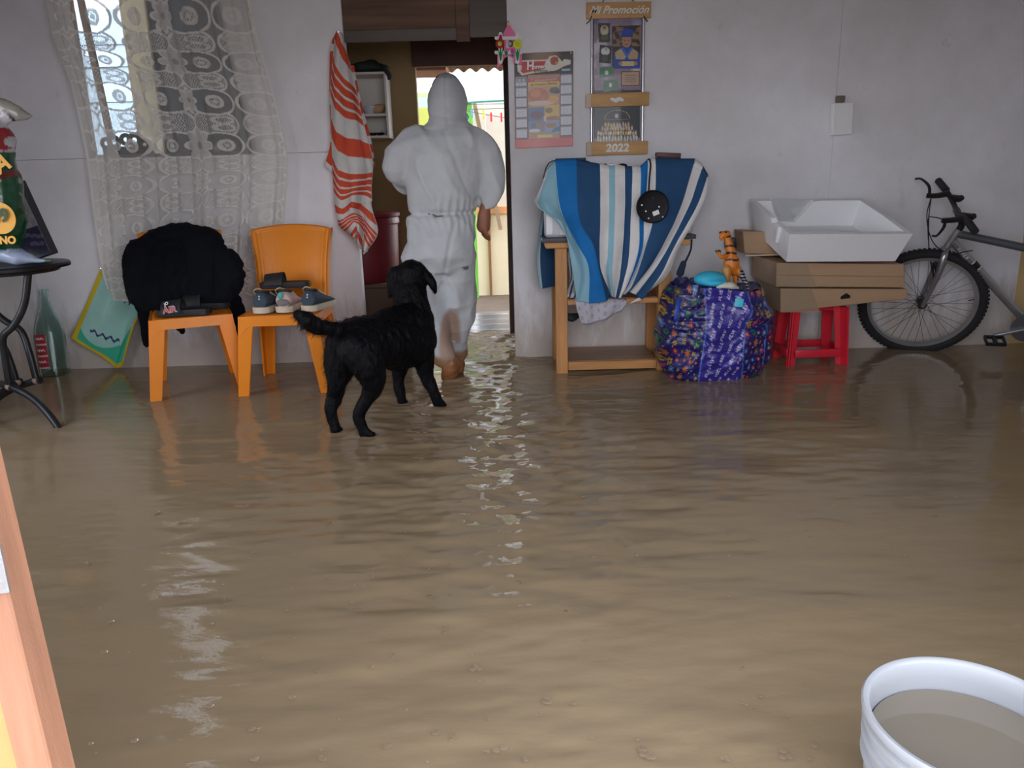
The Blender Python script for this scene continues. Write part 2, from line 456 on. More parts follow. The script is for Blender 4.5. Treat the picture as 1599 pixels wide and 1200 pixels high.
# front wall with the doorway we look through (left jamb is the timber post in view)
DXL, DXR = -.66, 1.15
bm = bmesh.new()
boxb(bm, (XL - .07, YF, -.06), (DXL, YF + .07, CEIL)); boxb(bm, (DXR, YF, -.06), (XR + .07, YF + .07, CEIL))
boxb(bm, (DXL, YF, 2.0), (DXR, YF + .07, CEIL))
o = fin('wall_front', bm, WALL, smooth=False); o['kind'] = 'structure'
bm = bmesh.new(); boxb(bm, (-12, -12, -.12), (12, 16, -.05)); o = fin('floor', bm, DIRT, smooth=False); o['kind'] = 'structure'
bm = bmesh.new()
boxb(bm, (XL - .07, YF, CEIL), (XR + .07, W + .3, CEIL + .04))
o = fin('ceiling', bm, CEILM, smooth=False); o['kind'] = 'structure'
portal((( DXL + DXR) / 2, YF - .01, 1.0), DXR - DXL, 2.0, (0, 1, 0))
portal(((xw0 + xw1) / 2, W + TK + .02, (zsill + ztop) / 2), xw1 - xw0, ztop - zsill, (0, -1, 0))

# timber door post and yellow board at the lower left of the view
YPn = .62
a0 = P(101, 1200, YPn); b0 = P(46, 1200, YPn)
POSTM = mat('orange_timber', A(172, 124, 98), .55, var=.25, vscale=3, bump=.12, stretch=(10, 10, .7))
dr = struct_root('door_1', (a0.x - .02, YPn, 0))
px1 = a0.x; px0 = b0.x
bm = bmesh.new(); box(bm, ((px0 + px1) / 2 - .030, YPn + .018, 1.1), (px1 - px0, .035, 2.3), Matrix.Rotation(-.026, 3, 'Y'), .002, 1); fin('door_post', bm, POSTM, dr, smooth=False)
bm = bmesh.new(); boxb(bm, (px0 - .6, YPn + .012, -.05), (px0 - .003, YPn + .03, 2.2), .001, 1); fin('door_board', bm, mat('yellow_board', A(195, 160, 105), .5, var=.12, vscale=3), dr, smooth=False)
zt, zb = P(10, 845, YPn).z, P(10, 925, YPn).z
bm = bmesh.new(); box(bm, (px0 + .004, YPn - .002, (zt + zb) / 2), (.03, .004, abs(zt - zb)), None, .001, 1); fin('metal_plate', bm, mat('galvanised', (.55, .57, .6), .4, .8), dr, 'grey metal plate on the post', smooth=False)

# header boards over the opening and kitchen shell
hd = struct_root('trim_1', (0, W + TK, 2.2))
zh = P(660, 64, W + .04).z
GB = mat('grey_board', A(102, 95, 90), .8, var=.2, vscale=2, stretch=(.4, 1, 5))
GB2 = mat('stained_board', A(108, 84, 70), .8, var=.42, vscale=2.2, stretch=(.5, 1, 7))
xa = P(712, 30, W + .03).x; xb_ = P(733, 30, W + .03).x; z1 = P(620, 46, W + .03).z
panel(hd, (Xo1, W + .02, zh), (xa, W + .04, z1 - G), GB, 'board')
panel(hd, (Xo1, W + .02, z1), (xa - G, W + .04, CEIL), GB2, 'board')
panel(hd, (xa, W + .012, zh - .008), (xb_ - G, W + .045, CEIL), GB2, 'board')
panel(hd, (xb_, W + .02, zh + .01), (Xo2, W + .04, CEIL), GB, 'board')

wk = struct_root('wall_kitchen', (0, YK, 0))
dk0, dk1 = P(651, 130, YK).x, P(786, 130, YK).x; zl = P(700, 104, YK).z
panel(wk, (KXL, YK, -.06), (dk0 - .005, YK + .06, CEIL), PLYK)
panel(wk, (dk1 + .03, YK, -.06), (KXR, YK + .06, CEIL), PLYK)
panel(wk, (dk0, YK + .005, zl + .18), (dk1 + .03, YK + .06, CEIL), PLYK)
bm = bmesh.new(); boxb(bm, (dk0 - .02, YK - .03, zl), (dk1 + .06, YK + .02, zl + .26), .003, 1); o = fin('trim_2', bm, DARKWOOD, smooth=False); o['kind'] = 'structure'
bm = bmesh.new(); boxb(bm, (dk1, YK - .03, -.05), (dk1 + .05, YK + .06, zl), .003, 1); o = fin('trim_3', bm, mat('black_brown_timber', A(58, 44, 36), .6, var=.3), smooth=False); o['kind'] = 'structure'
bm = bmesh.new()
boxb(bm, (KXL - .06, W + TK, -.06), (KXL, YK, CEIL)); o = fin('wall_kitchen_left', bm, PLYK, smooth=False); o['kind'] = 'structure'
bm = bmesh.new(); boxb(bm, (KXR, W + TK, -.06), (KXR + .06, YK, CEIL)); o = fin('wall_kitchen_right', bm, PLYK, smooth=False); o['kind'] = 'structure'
bm = bmesh.new(); boxb(bm, (KXL, W + .3, CEIL), (KXR, YK + .06, CEIL + .04)); o = fin('ceiling_kitchen', bm, CEILM, smooth=False); o['kind'] = 'structure'
portal(((dk0 + dk1) / 2, YK + .08, zl / 2), dk1 - dk0, zl, (0, -1, 0))

# window: mullion, frame
wn = struct_root('window_1', (0, W, zsill))
WF = mat('window_timber', A(190, 165, 150), .6, var=.15, vscale=3)
def leanbar(x0, y0, x1, y1, Y, wd, m, name):
    p, q = P(x0, y0, Y), P(x1, y1, Y); d = (p - q)
    bm = bmesh.new(); R = Vector((0, 0, 1)).rotation_difference(d.normalized()).to_matrix()
    box(bm, (p + q) / 2, (wd, .03, d.length), R, .003, 1); return fin(name, bm, m, wn, smooth=False)
leanbar(113, -60, 173, 216, W + .035, .032, WF, 'mullion')
bm = bmesh.new(); boxb(bm, (xw0, W + .01, zsill), (xw1, W + TK, zsill + .018), .002, 1)
fin('window_sill', bm, mat('sill_grey', A(110, 105, 105), .6), wn, smooth=False)
bm = bmesh.new(); boxb(bm, (xw0 - .0, W + .01, ztop - .03), (xw1, W + TK, ztop)); boxb(bm, (xw1 - .02, W + .02, zsill), (xw1, W + TK, ztop)); boxb(bm, (xw0, W + .02, zsill), (xw0 + .015, W + TK, ztop))
fin('window_frame', bm, WF, wn, smooth=False)
GL = bpy.data.materials.new('pane_glass'); GL.use_nodes = True; nt = GL.node_tree
tr = nt.nodes.new('ShaderNodeBsdfTransparent'); tr.inputs[0].default_value = (.92, .95, .96, 1); gg = nt.nodes.new('ShaderNodeBsdfGlossy'); gg.inputs['Roughness'].default_value = .05
lw = nt.nodes.new('ShaderNodeFresnel'); lw.inputs[0].default_value = 1.3; ms = nt.nodes.new('ShaderNodeMixShader')
nt.links.new(lw.outputs[0], ms.inputs[0]); nt.links.new(tr.outputs[0], ms.inputs[1]); nt.links.new(gg.outputs[0], ms.inputs[2]); nt.links.new(ms.outputs[0], nt.nodes['Material Output'].inputs[0])
bm = bmesh.new(); boxb(bm, (xw0, W + .05, zsill + .018), (xw1, W + .054, ztop - .03)); fin('pane', bm, GL, wn, smooth=False)
# dark scrollwork standing on the sill
orn = thing('sill_ornament', 'dark scalloped ornament standing on the window sill behind the lace', 'ornament', P(205, 245, W + .03))
bm = bmesh.new(); c = P(162, 240, W + .03); d = P(240, 238, W + .03)
boxb(bm, (c.x, c.y - .008, zsill + .018), (d.x, c.y + .008, zsill + .06), .003, 1)
fin('ornament_base', bm, BLACK, orn)
for (x, y, r) in ((166, 224, 9), (178, 222, 10), (196, 218, 9), (210, 219, 11), (226, 226, 8)):
    p = P(x, y, W + .03); rr = r / 270
    bm = bmesh.new(); tube(bm, [p + Vector((math.cos(t) * rr * .7, 0, math.sin(t) * rr * .7)) for t in np.linspace(0, 2 * PI, 15)], rr * .36, 8)
    fin('scroll', bm, BLACK, orn)
# outside the window: post and grey wall panel, pale sheet
YW = W + .55
p = P(244, 120, YW); q = P(640, 120, YW)
tag(panel(None, (p.x, YW, -.05), (KXL - .09, YW + .05, 3.2), mat('dark_grey_panel', A(70, 72, 80), .8, var=.1)), 'dark grey panel outside the lace-curtained window', 'panel')
p = P(204, 120, YW); 
tag(panel(None, (p.x, YW - .02, -.05), (P(243, 120, YW).x, YW + .06, 3.2), mat('cream_post', A(215, 200, 165), .7)), 'pale cream post outside the window beside the dark panel', 'post')
p = P(60, 260, W + 2.4)
SHEETM = paintmat('pale_sheet', .6, transl=.5)
bm = bmesh.new()
shw = thing('outdoor_sheet', 'pale blue plastic sheeting stretched beyond the window, wires across it', 'sheet', (p.x, W + 2.4, 0))
bm = bmesh.new(); boxb(bm, (p.x - 2, W + 2.4, .9), (p.x + 1.6, W + 2.41, 2.45)); fin('sheeting', bm, mat('blue_sheeting', A(205, 228, 246), .6, var=.06, vscale=2), shw, smooth=False)
bm = bmesh.new()
for y in (70, 105, 160):
    tube(bm, [P(40, y + 4, W + 2.38), P(240, y - 2, W + 2.38)], .004, 6)
fin('wire', bm, BLACKM, shw)

# ------------------------------------------------------------------ water
def water():
    x = np.arange(XL - .0, XR, .016); y = np.concatenate([np.arange(YF - 1.2, W + .02, .013), np.arange(W + .02, YK + .05, .011)])
    X, Y = np.meshgrid(x, y); p3 = np.stack([X, Y, 0 * X], -1)
    door = (Xo2 + P(735, 540, W).x) / 2
    cx = door + .0 * (W - Y) + .04 * np.sin(Y * 3)
    stream = np.exp(-((X - cx) / (.16 + .11 * (W - Y).clip(0, 4))) ** 2) * np.clip((Y - 1.5) / 1.6, 0, 1)
    mid = np.exp(-((X - 0) / 1.3) ** 2)
    q = p3 * np.array([1, 2.3, 1]); q[..., 0] += .25 * np.sin(Y * 2.1)
    z = .006 * fbm(q, 1.6, 2, 1) * (.25 + mid)
    z += .0036 * fbm(q * np.array([1, 1.3, 1]), 4.5, 3, 5) * (.12 + .9 * mid + 1.2 * stream)
    z += .0016 * np.sin(Y * 38 + 5 * vnoise(p3, 2.0, 3) + X * 7) * (.10 + .35 * mid) * (.5 + .5 * vnoise(p3, 1.7, 9))
    z += .0095 * fbm(p3 * np.array([1, 1.9, 1]), 9, 3, 21) * stream
    z += .0035 * fbm(p3 * np.array([1, 1.5, 1]), 21, 2, 41) * stream
    z += .012 * stream * np.clip((Y - W + .2) / .5, 0, 1) * fbm(p3, 14, 2, 33)
    z += .0011 * fbm(q * np.array([1, 1.4, 1]), 12, 2, 51) * (.15 + mid)
    # rings where legs stand in the flow
    for (a, b) in ((527, 675), (575, 680), (688, 634), (628, 628), (705, 585), (242, 628), (379, 620), (508, 615)):
        c = PZ(a, b); r = np.hypot(X - c.x, Y - c.y); z += .0022 * np.exp(-r / .10) * np.sin(r * 95)
    pos = np.stack([X, Y, z], -1)
    me = gridmesh('flood_water', pos)
    M = bpy.data.materials.new('muddy_water'); M.use_nodes = True; nt = M.node_tree; b = nt.nodes['Principled BSDF']
    g = nt.nodes.new('ShaderNodeNewGeometry')
    n = noise_nodes(nt, 1.1, 4, .5, g.outputs['Position']); r = nt.nodes.new('ShaderNodeValToRGB')
    r.color_ramp.elements[0].position = .3; r.color_ramp.elements[1].position = .7
    r.color_ramp.elements[0].color = (.285, .208, .124, 1); r.color_ramp.elements[1].color = (.325, .242, .146, 1)
    nt.links.new(n.outputs['Fac'], r.inputs[0]); nt.links.new(r.outputs[0], b.inputs['Base Color'])
    b.inputs['Roughness'].default_value = .035; b.inputs['IOR'].default_value = 1.333; b.inputs['Specular IOR Level'].default_value = .5
    mp = nt.nodes.new('ShaderNodeMapping'); mp.inputs['Scale'].default_value = (1, 2.2, 1); nt.links.new(g.outputs['Position'], mp.inputs[0])
    n2 = noise_nodes(nt, 14, 4, .55, mp.outputs[0]); bp = nt.nodes.new('ShaderNodeBump'); bp.inputs['Strength'].default_value = .10; bp.inputs['Distance'].default_value = .012
    nt.links.new(n2.outputs['Fac'], bp.inputs['Height']); nt.links.new(bp.outputs[0], b.inputs['Normal'])
    o = link('flood_water', me, M)
    tag(o, 'muddy brown flood water covering the whole floor, rippling out from the back doorway', 'water', kind='stuff')
water()
# foam bubbles
def foam():
    bm = bmesh.new()
    for k in range(150):
        px, py = random.uniform(130, 1500), random.uniform(760, 1190)
        if px > 1300 and py > 1000 and random.random() < .9: continue
        c = PZ(px, py, .004); r = random.choice((.0025, .0035, .005, .0075, .0035))
        for j in range(random.choice((1, 1, 2, 3))):
            d = Vector((random.uniform(-1, 1), random.uniform(-1, 1), 0)) * r * 1.2
            ell(bm, c + d, (r, r, r * .22), None, 8)
    o = fin('foam_bubbles', bm, mat('foam', A(200, 180, 155), .3, trans=.6, var=.02, bump=0, alpha=.5))
    tag(o, 'scattered small foam bubbles floating on the muddy water', 'foam', kind='stuff')
foam()

# ------------------------------------------------------------------ yard behind the back doorway
YY = 7.4
yard = thing('yard_fence', 'beige panelled yard wall seen through the back doorway', 'wall', (P(760, 480, YY).x, YY, 0))
yx0, yx1 = P(690, 300, YY).x, P(900, 300, YY).x
zy0, zmid, ztopy = -.05, P(770, 328, YY).z, P(770, 150, YY).z
CREAM = mat('cream_panel', A(235, 222, 190), .7, var=.05, vscale=3)
xs = [yx0, P(765, 400, YY).x, yx1]
for i in range(2):
    bm = bmesh.new(); boxb(bm, (xs[i] + .001, YY, zy0), (xs[i + 1] - .004, YY + .04, zmid - .03), .002, 1); fin('panel', bm, CREAM, yard, smooth=False)
    bm = bmesh.new(); boxb(bm, (xs[i] + .001, YY + .02, zmid + .02), (xs[i + 1] - .001, YY + .06, ztopy + .25), .002, 1); fin('panel', bm, mat('white_panel', A(228, 222, 206), .7, var=.05), yard, smooth=False)
bm = bmesh.new(); boxb(bm, (yx0, YY - .02, zmid - .035), (yx1, YY + .03, zmid + .03), .002, 1); fin('rail', bm, mat('orange_rail', A(232, 170, 110), .6), yard, 'orange timber rail', smooth=False)
bm = bmesh.new(); boxb(bm, (xs[1] - .012, YY - .015, -.05), (xs[1] + .012, YY + .01, zmid - .035), .001, 1); fin('batten', bm, mat('brown_batten', A(150, 112, 70), .7), yard, smooth=False)
p, q = P(740, 158, YY - .05), P(757, 240, YY - .05)
bm = bmesh.new(); d = p - q; R = Vector((0, 0, 1)).rotation_difference(d.normalized()).to_matrix(); box(bm, (p + q) / 2, (.035, .04, d.length + 1.4), R); fin('post', bm, mat('brown_post', A(165, 140, 115), .7), yard, smooth=False)
gp = P(745, 470, YY - .12)
tag(panel(None, (gp.x - .05, YY - .14, -.05), (gp.x + .02, YY - .11, P(735, 160, YY - .12).z), mat('green_panel', A(120, 200, 80), .6)), 'bright green upright board against the yard wall, behind the person', 'board')
gl = thing('garden_screen', 'green and turquoise striped screen left of the hooded head, outside', 'screen', P(660, 250, 8.2))
zz = [P(660, y, 8.2).z for y in (145, 152, 168, 220)] + [-.05]; sx0, sx1 = P(600, 160, 8.2).x, P(706, 160, 8.2).x
for (a, b, c) in ((0, 1, (170, 205, 130)), (1, 2, (165, 225, 200)), (2, 3, (170, 175, 80)), (3, 4, (222, 210, 180))):
    bm = bmesh.new(); boxb(bm, (sx0, 8.2, zz[b]), (sx1, 8.22, zz[a]), .001, 1); fin('strip', bm, mat('screen%d' % a, A(*c), .6), gl, smooth=False)
# turquoise awning, sloping
aw = thing('awning', 'pale turquoise plastic awning hanging over the yard', 'awning', P(760, 130, 7.0))
a = P(706, 161, 7.25); b_ = P(900, 150, 7.25); c = P(700, 92, 6.7); d = P(900, 84, 6.7)
def awc(U, V, pos): return np.ones(U.shape + (3,)) * np.array(A(235, 252, 250))
sheet('awning_sheet', [[c, (a + c) / 2 + Vector((0, 0, -.02)), a], [(c + d) / 2, (a + b_ + c + d) / 4 + Vector((0, 0, -.05)), (a + b_) / 2], [d, (b_ + d) / 2, b_]], 20, 20, paintmat('awning_plastic', .4, transl=.85), aw, awc)
bm = bmesh.new(); tube(bm, [a, (a + b_) / 2, b_], .012, 8); fin('hem', bm, mat('turquoise_hem', A(110, 205, 195), .5), aw)
# corrugated eave
YE = YK + .35
eave = thing('corrugated_eave', 'rusty corrugated roof edge above the back doorway', 'roof', P(730, 104, YE))
x = np.linspace(P(640, 100, YE).x, P(800, 100, YE).x, 160); z0 = P(720, 107, YE).z
pos = np.zeros((6, 160, 3)); 
for j in range(6):
    pos[j, :, 0] = x; pos[j, :, 1] = YE - j * .05 + .1; pos[j, :, 2] = z0 + .012 * np.sin(x * 75) + j * .045 - 0*x
me = gridmesh('roof_sheet', pos - np.array(eave.location)); o = link('roof_sheet', me, mat('rusty_zinc', A(150, 120, 85), .5, .3, var=.3), eave)
s = o.modifiers.new('t', 'SOLIDIFY'); s.thickness = .006
bm = bmesh.new(); boxb(bm, (x[0], YK + .061, z0 - .045), (x[60], YE + .07, z0 + .0)); fin('rafter', bm, mat('rafter_wood', A(150, 100, 70), .7), eave, smooth=False)
# clothesline with pegs
YC = 6.9
cl = thing('clothesline', 'thin clothesline sagging across the yard behind the doorway', 'line', P(770, 180, YC))
l0, l1 = P(700, 168, YC), P(830, 190, YC)
bm = bmesh.new(); tube(bm, [Vector((l1.x, YC + .02, -.05)), Vector((l1.x, YC + .02, l1.z + .3))], .02, 8); fin('pole', bm, CHROME, cl)
bm = bmesh.new(); tube(bm, [l0, P(770, 181, YC), l1], .003, 6, 12); fin('cord', bm, mat('line_cord', A(120, 110, 100), .8), cl)
bm = bmesh.new(); tube(bm, [P(700, 164, YC + .1), P(830, 161, YC + .1)], .003, 6); tube(bm, [P(700, 172, YC + .1), P(830, 168, YC + .1)], .003, 6); fin('cord', bm, mat('line_cord', A(120, 110, 100), .8), cl)
for (x, y, c, lb) in ((737, 177, (90, 170, 200), 'blue clothes peg, leftmost on the yard line'), (755, 178, (235, 205, 60), 'yellow clothes peg on the yard line'), (767, 183, (225, 60, 80), 'red clothes peg in the middle of the yard line'), (783, 183.3, (225, 60, 80), 'red clothes peg at the door-jamb end of the yard line')):
    p = P(x, y, YC - .004); bm = bmesh.new()
    for s in (-1, 1): box(bm, p + Vector((0, s * .004, 0)), (.016, .006, .075), Matrix.Rotation(s * .08, 3, 'X'), .002, 1)
    tag(fin('clothes_peg', bm, mat('peg%d%d' % (c[0], c[2]), A(*c), .4)), lb, 'clothes peg', 'pegs on the yard clothesline')
# corrugated barrier across the sill
zb = .125
n = 90; zs = np.linspace(-.05, zb, n); bx = np.array([dk0 + .0, dk1 - .005])
pos = np.zeros((n, 2, 3)); pos[:, :, 0] = bx; pos[:, :, 1] = (YK + .07 + .42 * (zs + .05))[:, None]; pos[:, :, 2] = (zs + .011 * np.sin((zs - zb) * 2 * PI / .034))[:, None]
me = gridmesh('flood_barrier', pos); o = link('flood_barrier', me, mat('bright_zinc', (.80, .81, .80), .35, .4, var=.1, bump=.05))
s = o.modifiers.new('t', 'SOLIDIFY'); s.thickness = .004
tag(o, 'low ribbed pale metal sheet across the back doorway sill', 'barrier')

# ------------------------------------------------------------------ kitchen things
ca = P(546, 113, YK - .2); cb = P(607, 215, YK - .2)
cab = thing('wall_cabinet', 'open white wall cabinet with shelves above the red barrel', 'cabinet', (ca.x, YK, cb.z))
x0, x1, zt_, zb_ = P(535, 113, YK - .2).x, P(602, 113, YK - .2).x, ca.z, cb.z
zm = P(590, 181, YK - .2).z; ya, yb = YK - .2, YK - .003; t = .014
x0 = x1 - .34
for nm, lo, hi in (('top_board', (x0, ya, zt_ - t), (x1, yb, zt_)), ('bottom_board', (x0, ya, zb_), (x1, yb, zb_ + t)), ('shelf', (x0 + t, ya + .01, zm), (x1 - t, yb, zm + t)),
                   ('side_panel', (x0, ya, zb_ + t), (x0 + t, yb, zt_ - t)), ('side_panel', (x1 - t, ya, zb_ + t), (x1, yb, zt_ - t)), ('back_panel', (x0 + t, yb - .01, zb_ + t), (x1 - t, yb, zt_ - t))):
    bm = bmesh.new(); boxb(bm, lo, hi, .001, 1); fin(nm, bm, mat('cabinet_white', A(205, 200, 192), .5, var=.06), cab, smooth=False)
def bagblob(bm):
    p = P(572, 106, YK - .12); ell(bm, p, (.13, .07, .035)); ell(bm, p + Vector((.03, 0, .02)), (.05, .05, .03)); ell(bm, P(556, 108, YK - .12), (.07, .05, .03))
    ell(bm, p + Vector((.1, -.03, -.005)), (.05, .04, .02))
o = organic('dark_bag', bagblob, .008, mat('dark_cloth', A(40, 44, 46), .8), disp=lambda v, n: .006 * vnoise(v, 25))
zshift = zt_ - min(v[2] for v in verts_of(o.data)); o.location.z = zshift
tag(o, 'crumpled black bag lying on top of the white wall cabinet', 'bag')
p = P(608, 112, YK - .23); bm = bmesh.new(); tube(bm, [P(590, 103, YK - .12), P(600, 108, YK - .22), P(608, 118, YK - .22), P(607, 125, YK - .22)], [.01, .012, .016, .008], 8, 14)
o2 = fin('strap', bm, mat('dark_cloth', A(40, 44, 46), .8), None); o2.parent = o; o2.location = (0, 0, -zshift + zshift * 0)
# bowls on the shelves
def bowl(name, label, px, z, r, h, col, cat='bowl', dy=-.1):
    p = P(px, 180, YK + dy); o = thing(name, label, cat, (p.x, YK + dy, z))
    bm = bmesh.new(); lathe(bm, [(r * .45, 0), (r * .5, .004), (r, h), (r * .94, h), (r * .45, .012), (.001, .010)], o.location, 28); fin('bowl_body', bm, mat(name + '_m' + str(col[0]), A(*col), .4), o)
    return o
bowl('bowl', 'white bowl on the middle cabinet shelf', 578, zm + t, .055, .05, (200, 205, 215))
pk = P(590, 176, YK - .1)
o = organic('bread_bag', lambda bm: (ell(bm, Vector((pk.x, YK - .1, zm + t + .032)), (.045, .04, .032)), ell(bm, Vector((pk.x + .02, YK - .1, zm + t + .045)), (.03, .03, .024))), .006, mat('tan_bag', A(190, 150, 110), .6), disp=lambda v, n: .004 * vnoise(v, 40))
tag(o, 'small tan paper bag on the cabinet shelf beside the white bowl', 'bag')
for i, (px, r, lb) in enumerate(((580, .035, 'small black dish on the lowest cabinet shelf, left'), (592, .03, 'small black dish on the lowest cabinet shelf, middle'))):
    bowl('dish', lb, px, zb_ + t, r, .022, (30, 45, 48), 'dish')
bowl('cup', 'small pale cup on the lowest cabinet shelf', 598, zb_ + t, .02, .04, (190, 195, 195), 'cup', -.06)
# red barrel on a brown chest
YB = YK - .32
bl = P(594, 437, YB); br = P(624, 380, YB).x; rB = .235
zt_b = P(600, 331, YB).z; zb_b = P(600, 437, YB).z
bar = thing('barrel', 'dark red plastic barrel standing on the brown chest in the kitchen', 'barrel', (br - rB, YB, zb_b))
bm = bmesh.new(); c = bar.location; h = zt_b - zb_b
lathe(bm, [(rB * .9, 0), (rB * .92, .01), (rB * .96, h * .5), (rB * .98, h * .82), (rB * 1.02, h * .84), (rB * 1.02, h * .9), (rB * .99, h * .93), (rB * .92, h * .93), (.001, h * .925)], c, 56)
RB = mat('red_plastic', A(108, 24, 32), .4, var=.08)
fin('barrel_body', bm, RB, bar)
bm = bmesh.new(); lathe(bm, [(rB * 1.0, h * .93), (rB * 1.04, h * .94), (rB * 1.05, h * .985), (rB * 1.01, h), (.001, h * 1.0)], c, 56); fin('lid', bm, RB, bar)
bc = thing('low_chest', 'plain brown chest under the red barrel', 'chest', (c.x, YB, -.05))
BR = mat('brown_boards', A(98, 74, 58), .6, var=.1, vscale=2)
x0c, x1c = max(c.x - .55, KXL + .02), P(640, 500, YB - .24).x
bm = bmesh.new(); boxb(bm, (x0c, YB - .24, -.05), (x1c, YK - .01, zb_b - .02), .004, 1); fin('chest_body', bm, BR, bc, smooth=False)
bm = bmesh.new(); boxb(bm, (x0c - .005, YB - .25, zb_b - .02), (x1c + .005, YK - .01, zb_b), .003, 1); fin('chest_lid', bm, BR, bc, smooth=False)

# ------------------------------------------------------------------ curtain
def curtain():
    YC_ = W - .045
    root = thing('lace_curtain', 'long white lace curtain with flowers and scallops over the window', 'curtain', P(260, 0, YC_))
    L = [(58, -60), (84, 60), (112, 130), (137, 240), (148, 330), (160, 420), (172, 462)]
    R_ = [(385, -60), (408, 60), (432, 150), (452, 235), (452, 300), (444, 400), (432, 455)]
    mids = [0, .12, .3, .5, .7, .85, 1]
    cols = []
    for f in np.linspace(0, 1, 9):
        cols.append([P(l[0] * (1 - f) + r[0] * f, l[1] * (1 - f) + r[1] * f, YC_) for l, r in zip(L, R_)])
    nu, nv = 390, 540
    def disp(U, V, pos):
        f = U / 8; d = np.zeros(pos.shape)
        fold = .022 * np.sin(f * 34 + 1.2 * np.sin(V * 3)) * (.35 + .65 * V) + .012 * np.sin(f * 71 + V * 4) + .02 * np.exp(-((f - .62 + .08 * V) / .03) ** 2)
        d[..., 1] = -.012 - np.abs(fold)
        d[..., 0] = .008 * np.cos(f * 34 + V)
        # pointed scalloped hem
        d[..., 2] = -(V ** 8) * (.03 * np.abs(np.sin(f * PI * 5)))
        return d
    # fabric coordinates: metres from the flower column
    f = np.linspace(0, 8, nu) / 8; v = np.linspace(0, 1, nv); FF, VV = np.meshgrid(f, v)
    s = (FF - .56) * 1.42; t = VV * 1.95
    def fab(s, t):
        a = np.full(s.shape, .34)
        per = .66; s = (s + per / 2) % per - per / 2
        T = .235
        # central band is open net
        band = np.abs(s) < .15; a = np.where(band, .50, a)
        side = np.abs(s)
        for k, (off, fill, rx, rz) in ((1, (T / 2, .50, .155, .066)), (0, (0, .26, .165, .070))):
            tt = (t + off + T / 2) % T - T / 2
            e = np.hypot((side - .150) / rx, tt / rz)
            a = np.where(e < 1, fill, a); a = np.where(np.abs(e - 1) < .07, .92, a)
            if k == 0:
                e2 = np.hypot((side - .185) / .052, tt / .036); a = np.where(e2 < 1, .86, a); a = np.where(e2 < .55, .5, a); a = np.where(e2 < .3, .85, a)
            else:
                for sg in (-1, 1):
                    e2 = np.hypot((side - .20) / .06, (tt - sg * .020) / .017); a = np.where(np.abs(e2 - 1) < .25, .85, a)
        net = (np.abs(np.sin((s + t * .6) * PI / .013)) * np.abs(np.sin((s - t * .6) * PI / .013))); a = np.where((a > .45) & (a < .55), .22 + .62 * (net < .35), a)
        # flowers on the centre line
        T = .47
        for off, R0 in ((0, .098), (T / 2, .066)):
            tt = (t + off + T / 2) % T - T / 2
            r = np.hypot(s, tt); th = np.arctan2(tt, s)
            pet = R0 * (.62 + .38 * np.abs(np.cos(th * 4)))
            a = np.where(r < pet, .72, a); a = np.where((np.abs(r - pet) < .007) & (r > R0 * .3), .95, a); a = np.where(r < R0 * .22, .4, a)
        return a
    al = fab(s + .012 * np.sin(t * 5), t)
    edge = np.minimum(FF, 1 - FF)
    al = np.where(edge < .012, .9, al); al = np.where(VV > .988, .9, al)
    al = np.maximum(al, .62 * np.clip((.16 - FF) / .05, 0, 1)); al = np.maximum(al, .72 * np.clip((FF - .80) / .06, 0, 1))
    CM = bpy.data.materials.new('lace'); CM.use_nodes = True; nt = CM.node_tree
    at = nt.nodes.new('ShaderNodeAttribute'); at.attribute_name = 'Col'
    df = nt.nodes.new('ShaderNodeBsdfDiffuse'); df.inputs[0].default_value = (.92, .90, .86, 1)
    tl = nt.nodes.new('ShaderNodeBsdfTranslucent'); tl.inputs[0].default_value = (.62, .62, .62, 1)
    m1 = nt.nodes.new('ShaderNodeMixShader'); m1.inputs[0].default_value = .2
    trn = nt.nodes.new('ShaderNodeBsdfTransparent'); m2 = nt.nodes.new('ShaderNodeMixShader')
    nt.links.new(df.outputs[0], m1.inputs[1]); nt.links.new(tl.outputs[0], m1.inputs[2])
    nt.links.new(at.outputs['Alpha'], m2.inputs[0]); nt.links.new(trn.outputs[0], m2.inputs[1]); nt.links.new(m1.outputs[0], m2.inputs[2])
    nt.links.new(m2.outputs[0], nt.nodes['Material Output'].inputs[0])
    sheet('lace_panel', cols, nu, nv, CM, root, lambda U, V, p: np.ones(U.shape + (3,)) * .8, disp, 0, alpha=al)
    bm = bmesh.new(); tube(bm, [P(40, -62, YC_ - .02), P(420, -75, YC_ - .02)], .008, 10); fin('curtain_rod', bm, CHROME, root)
curtain()

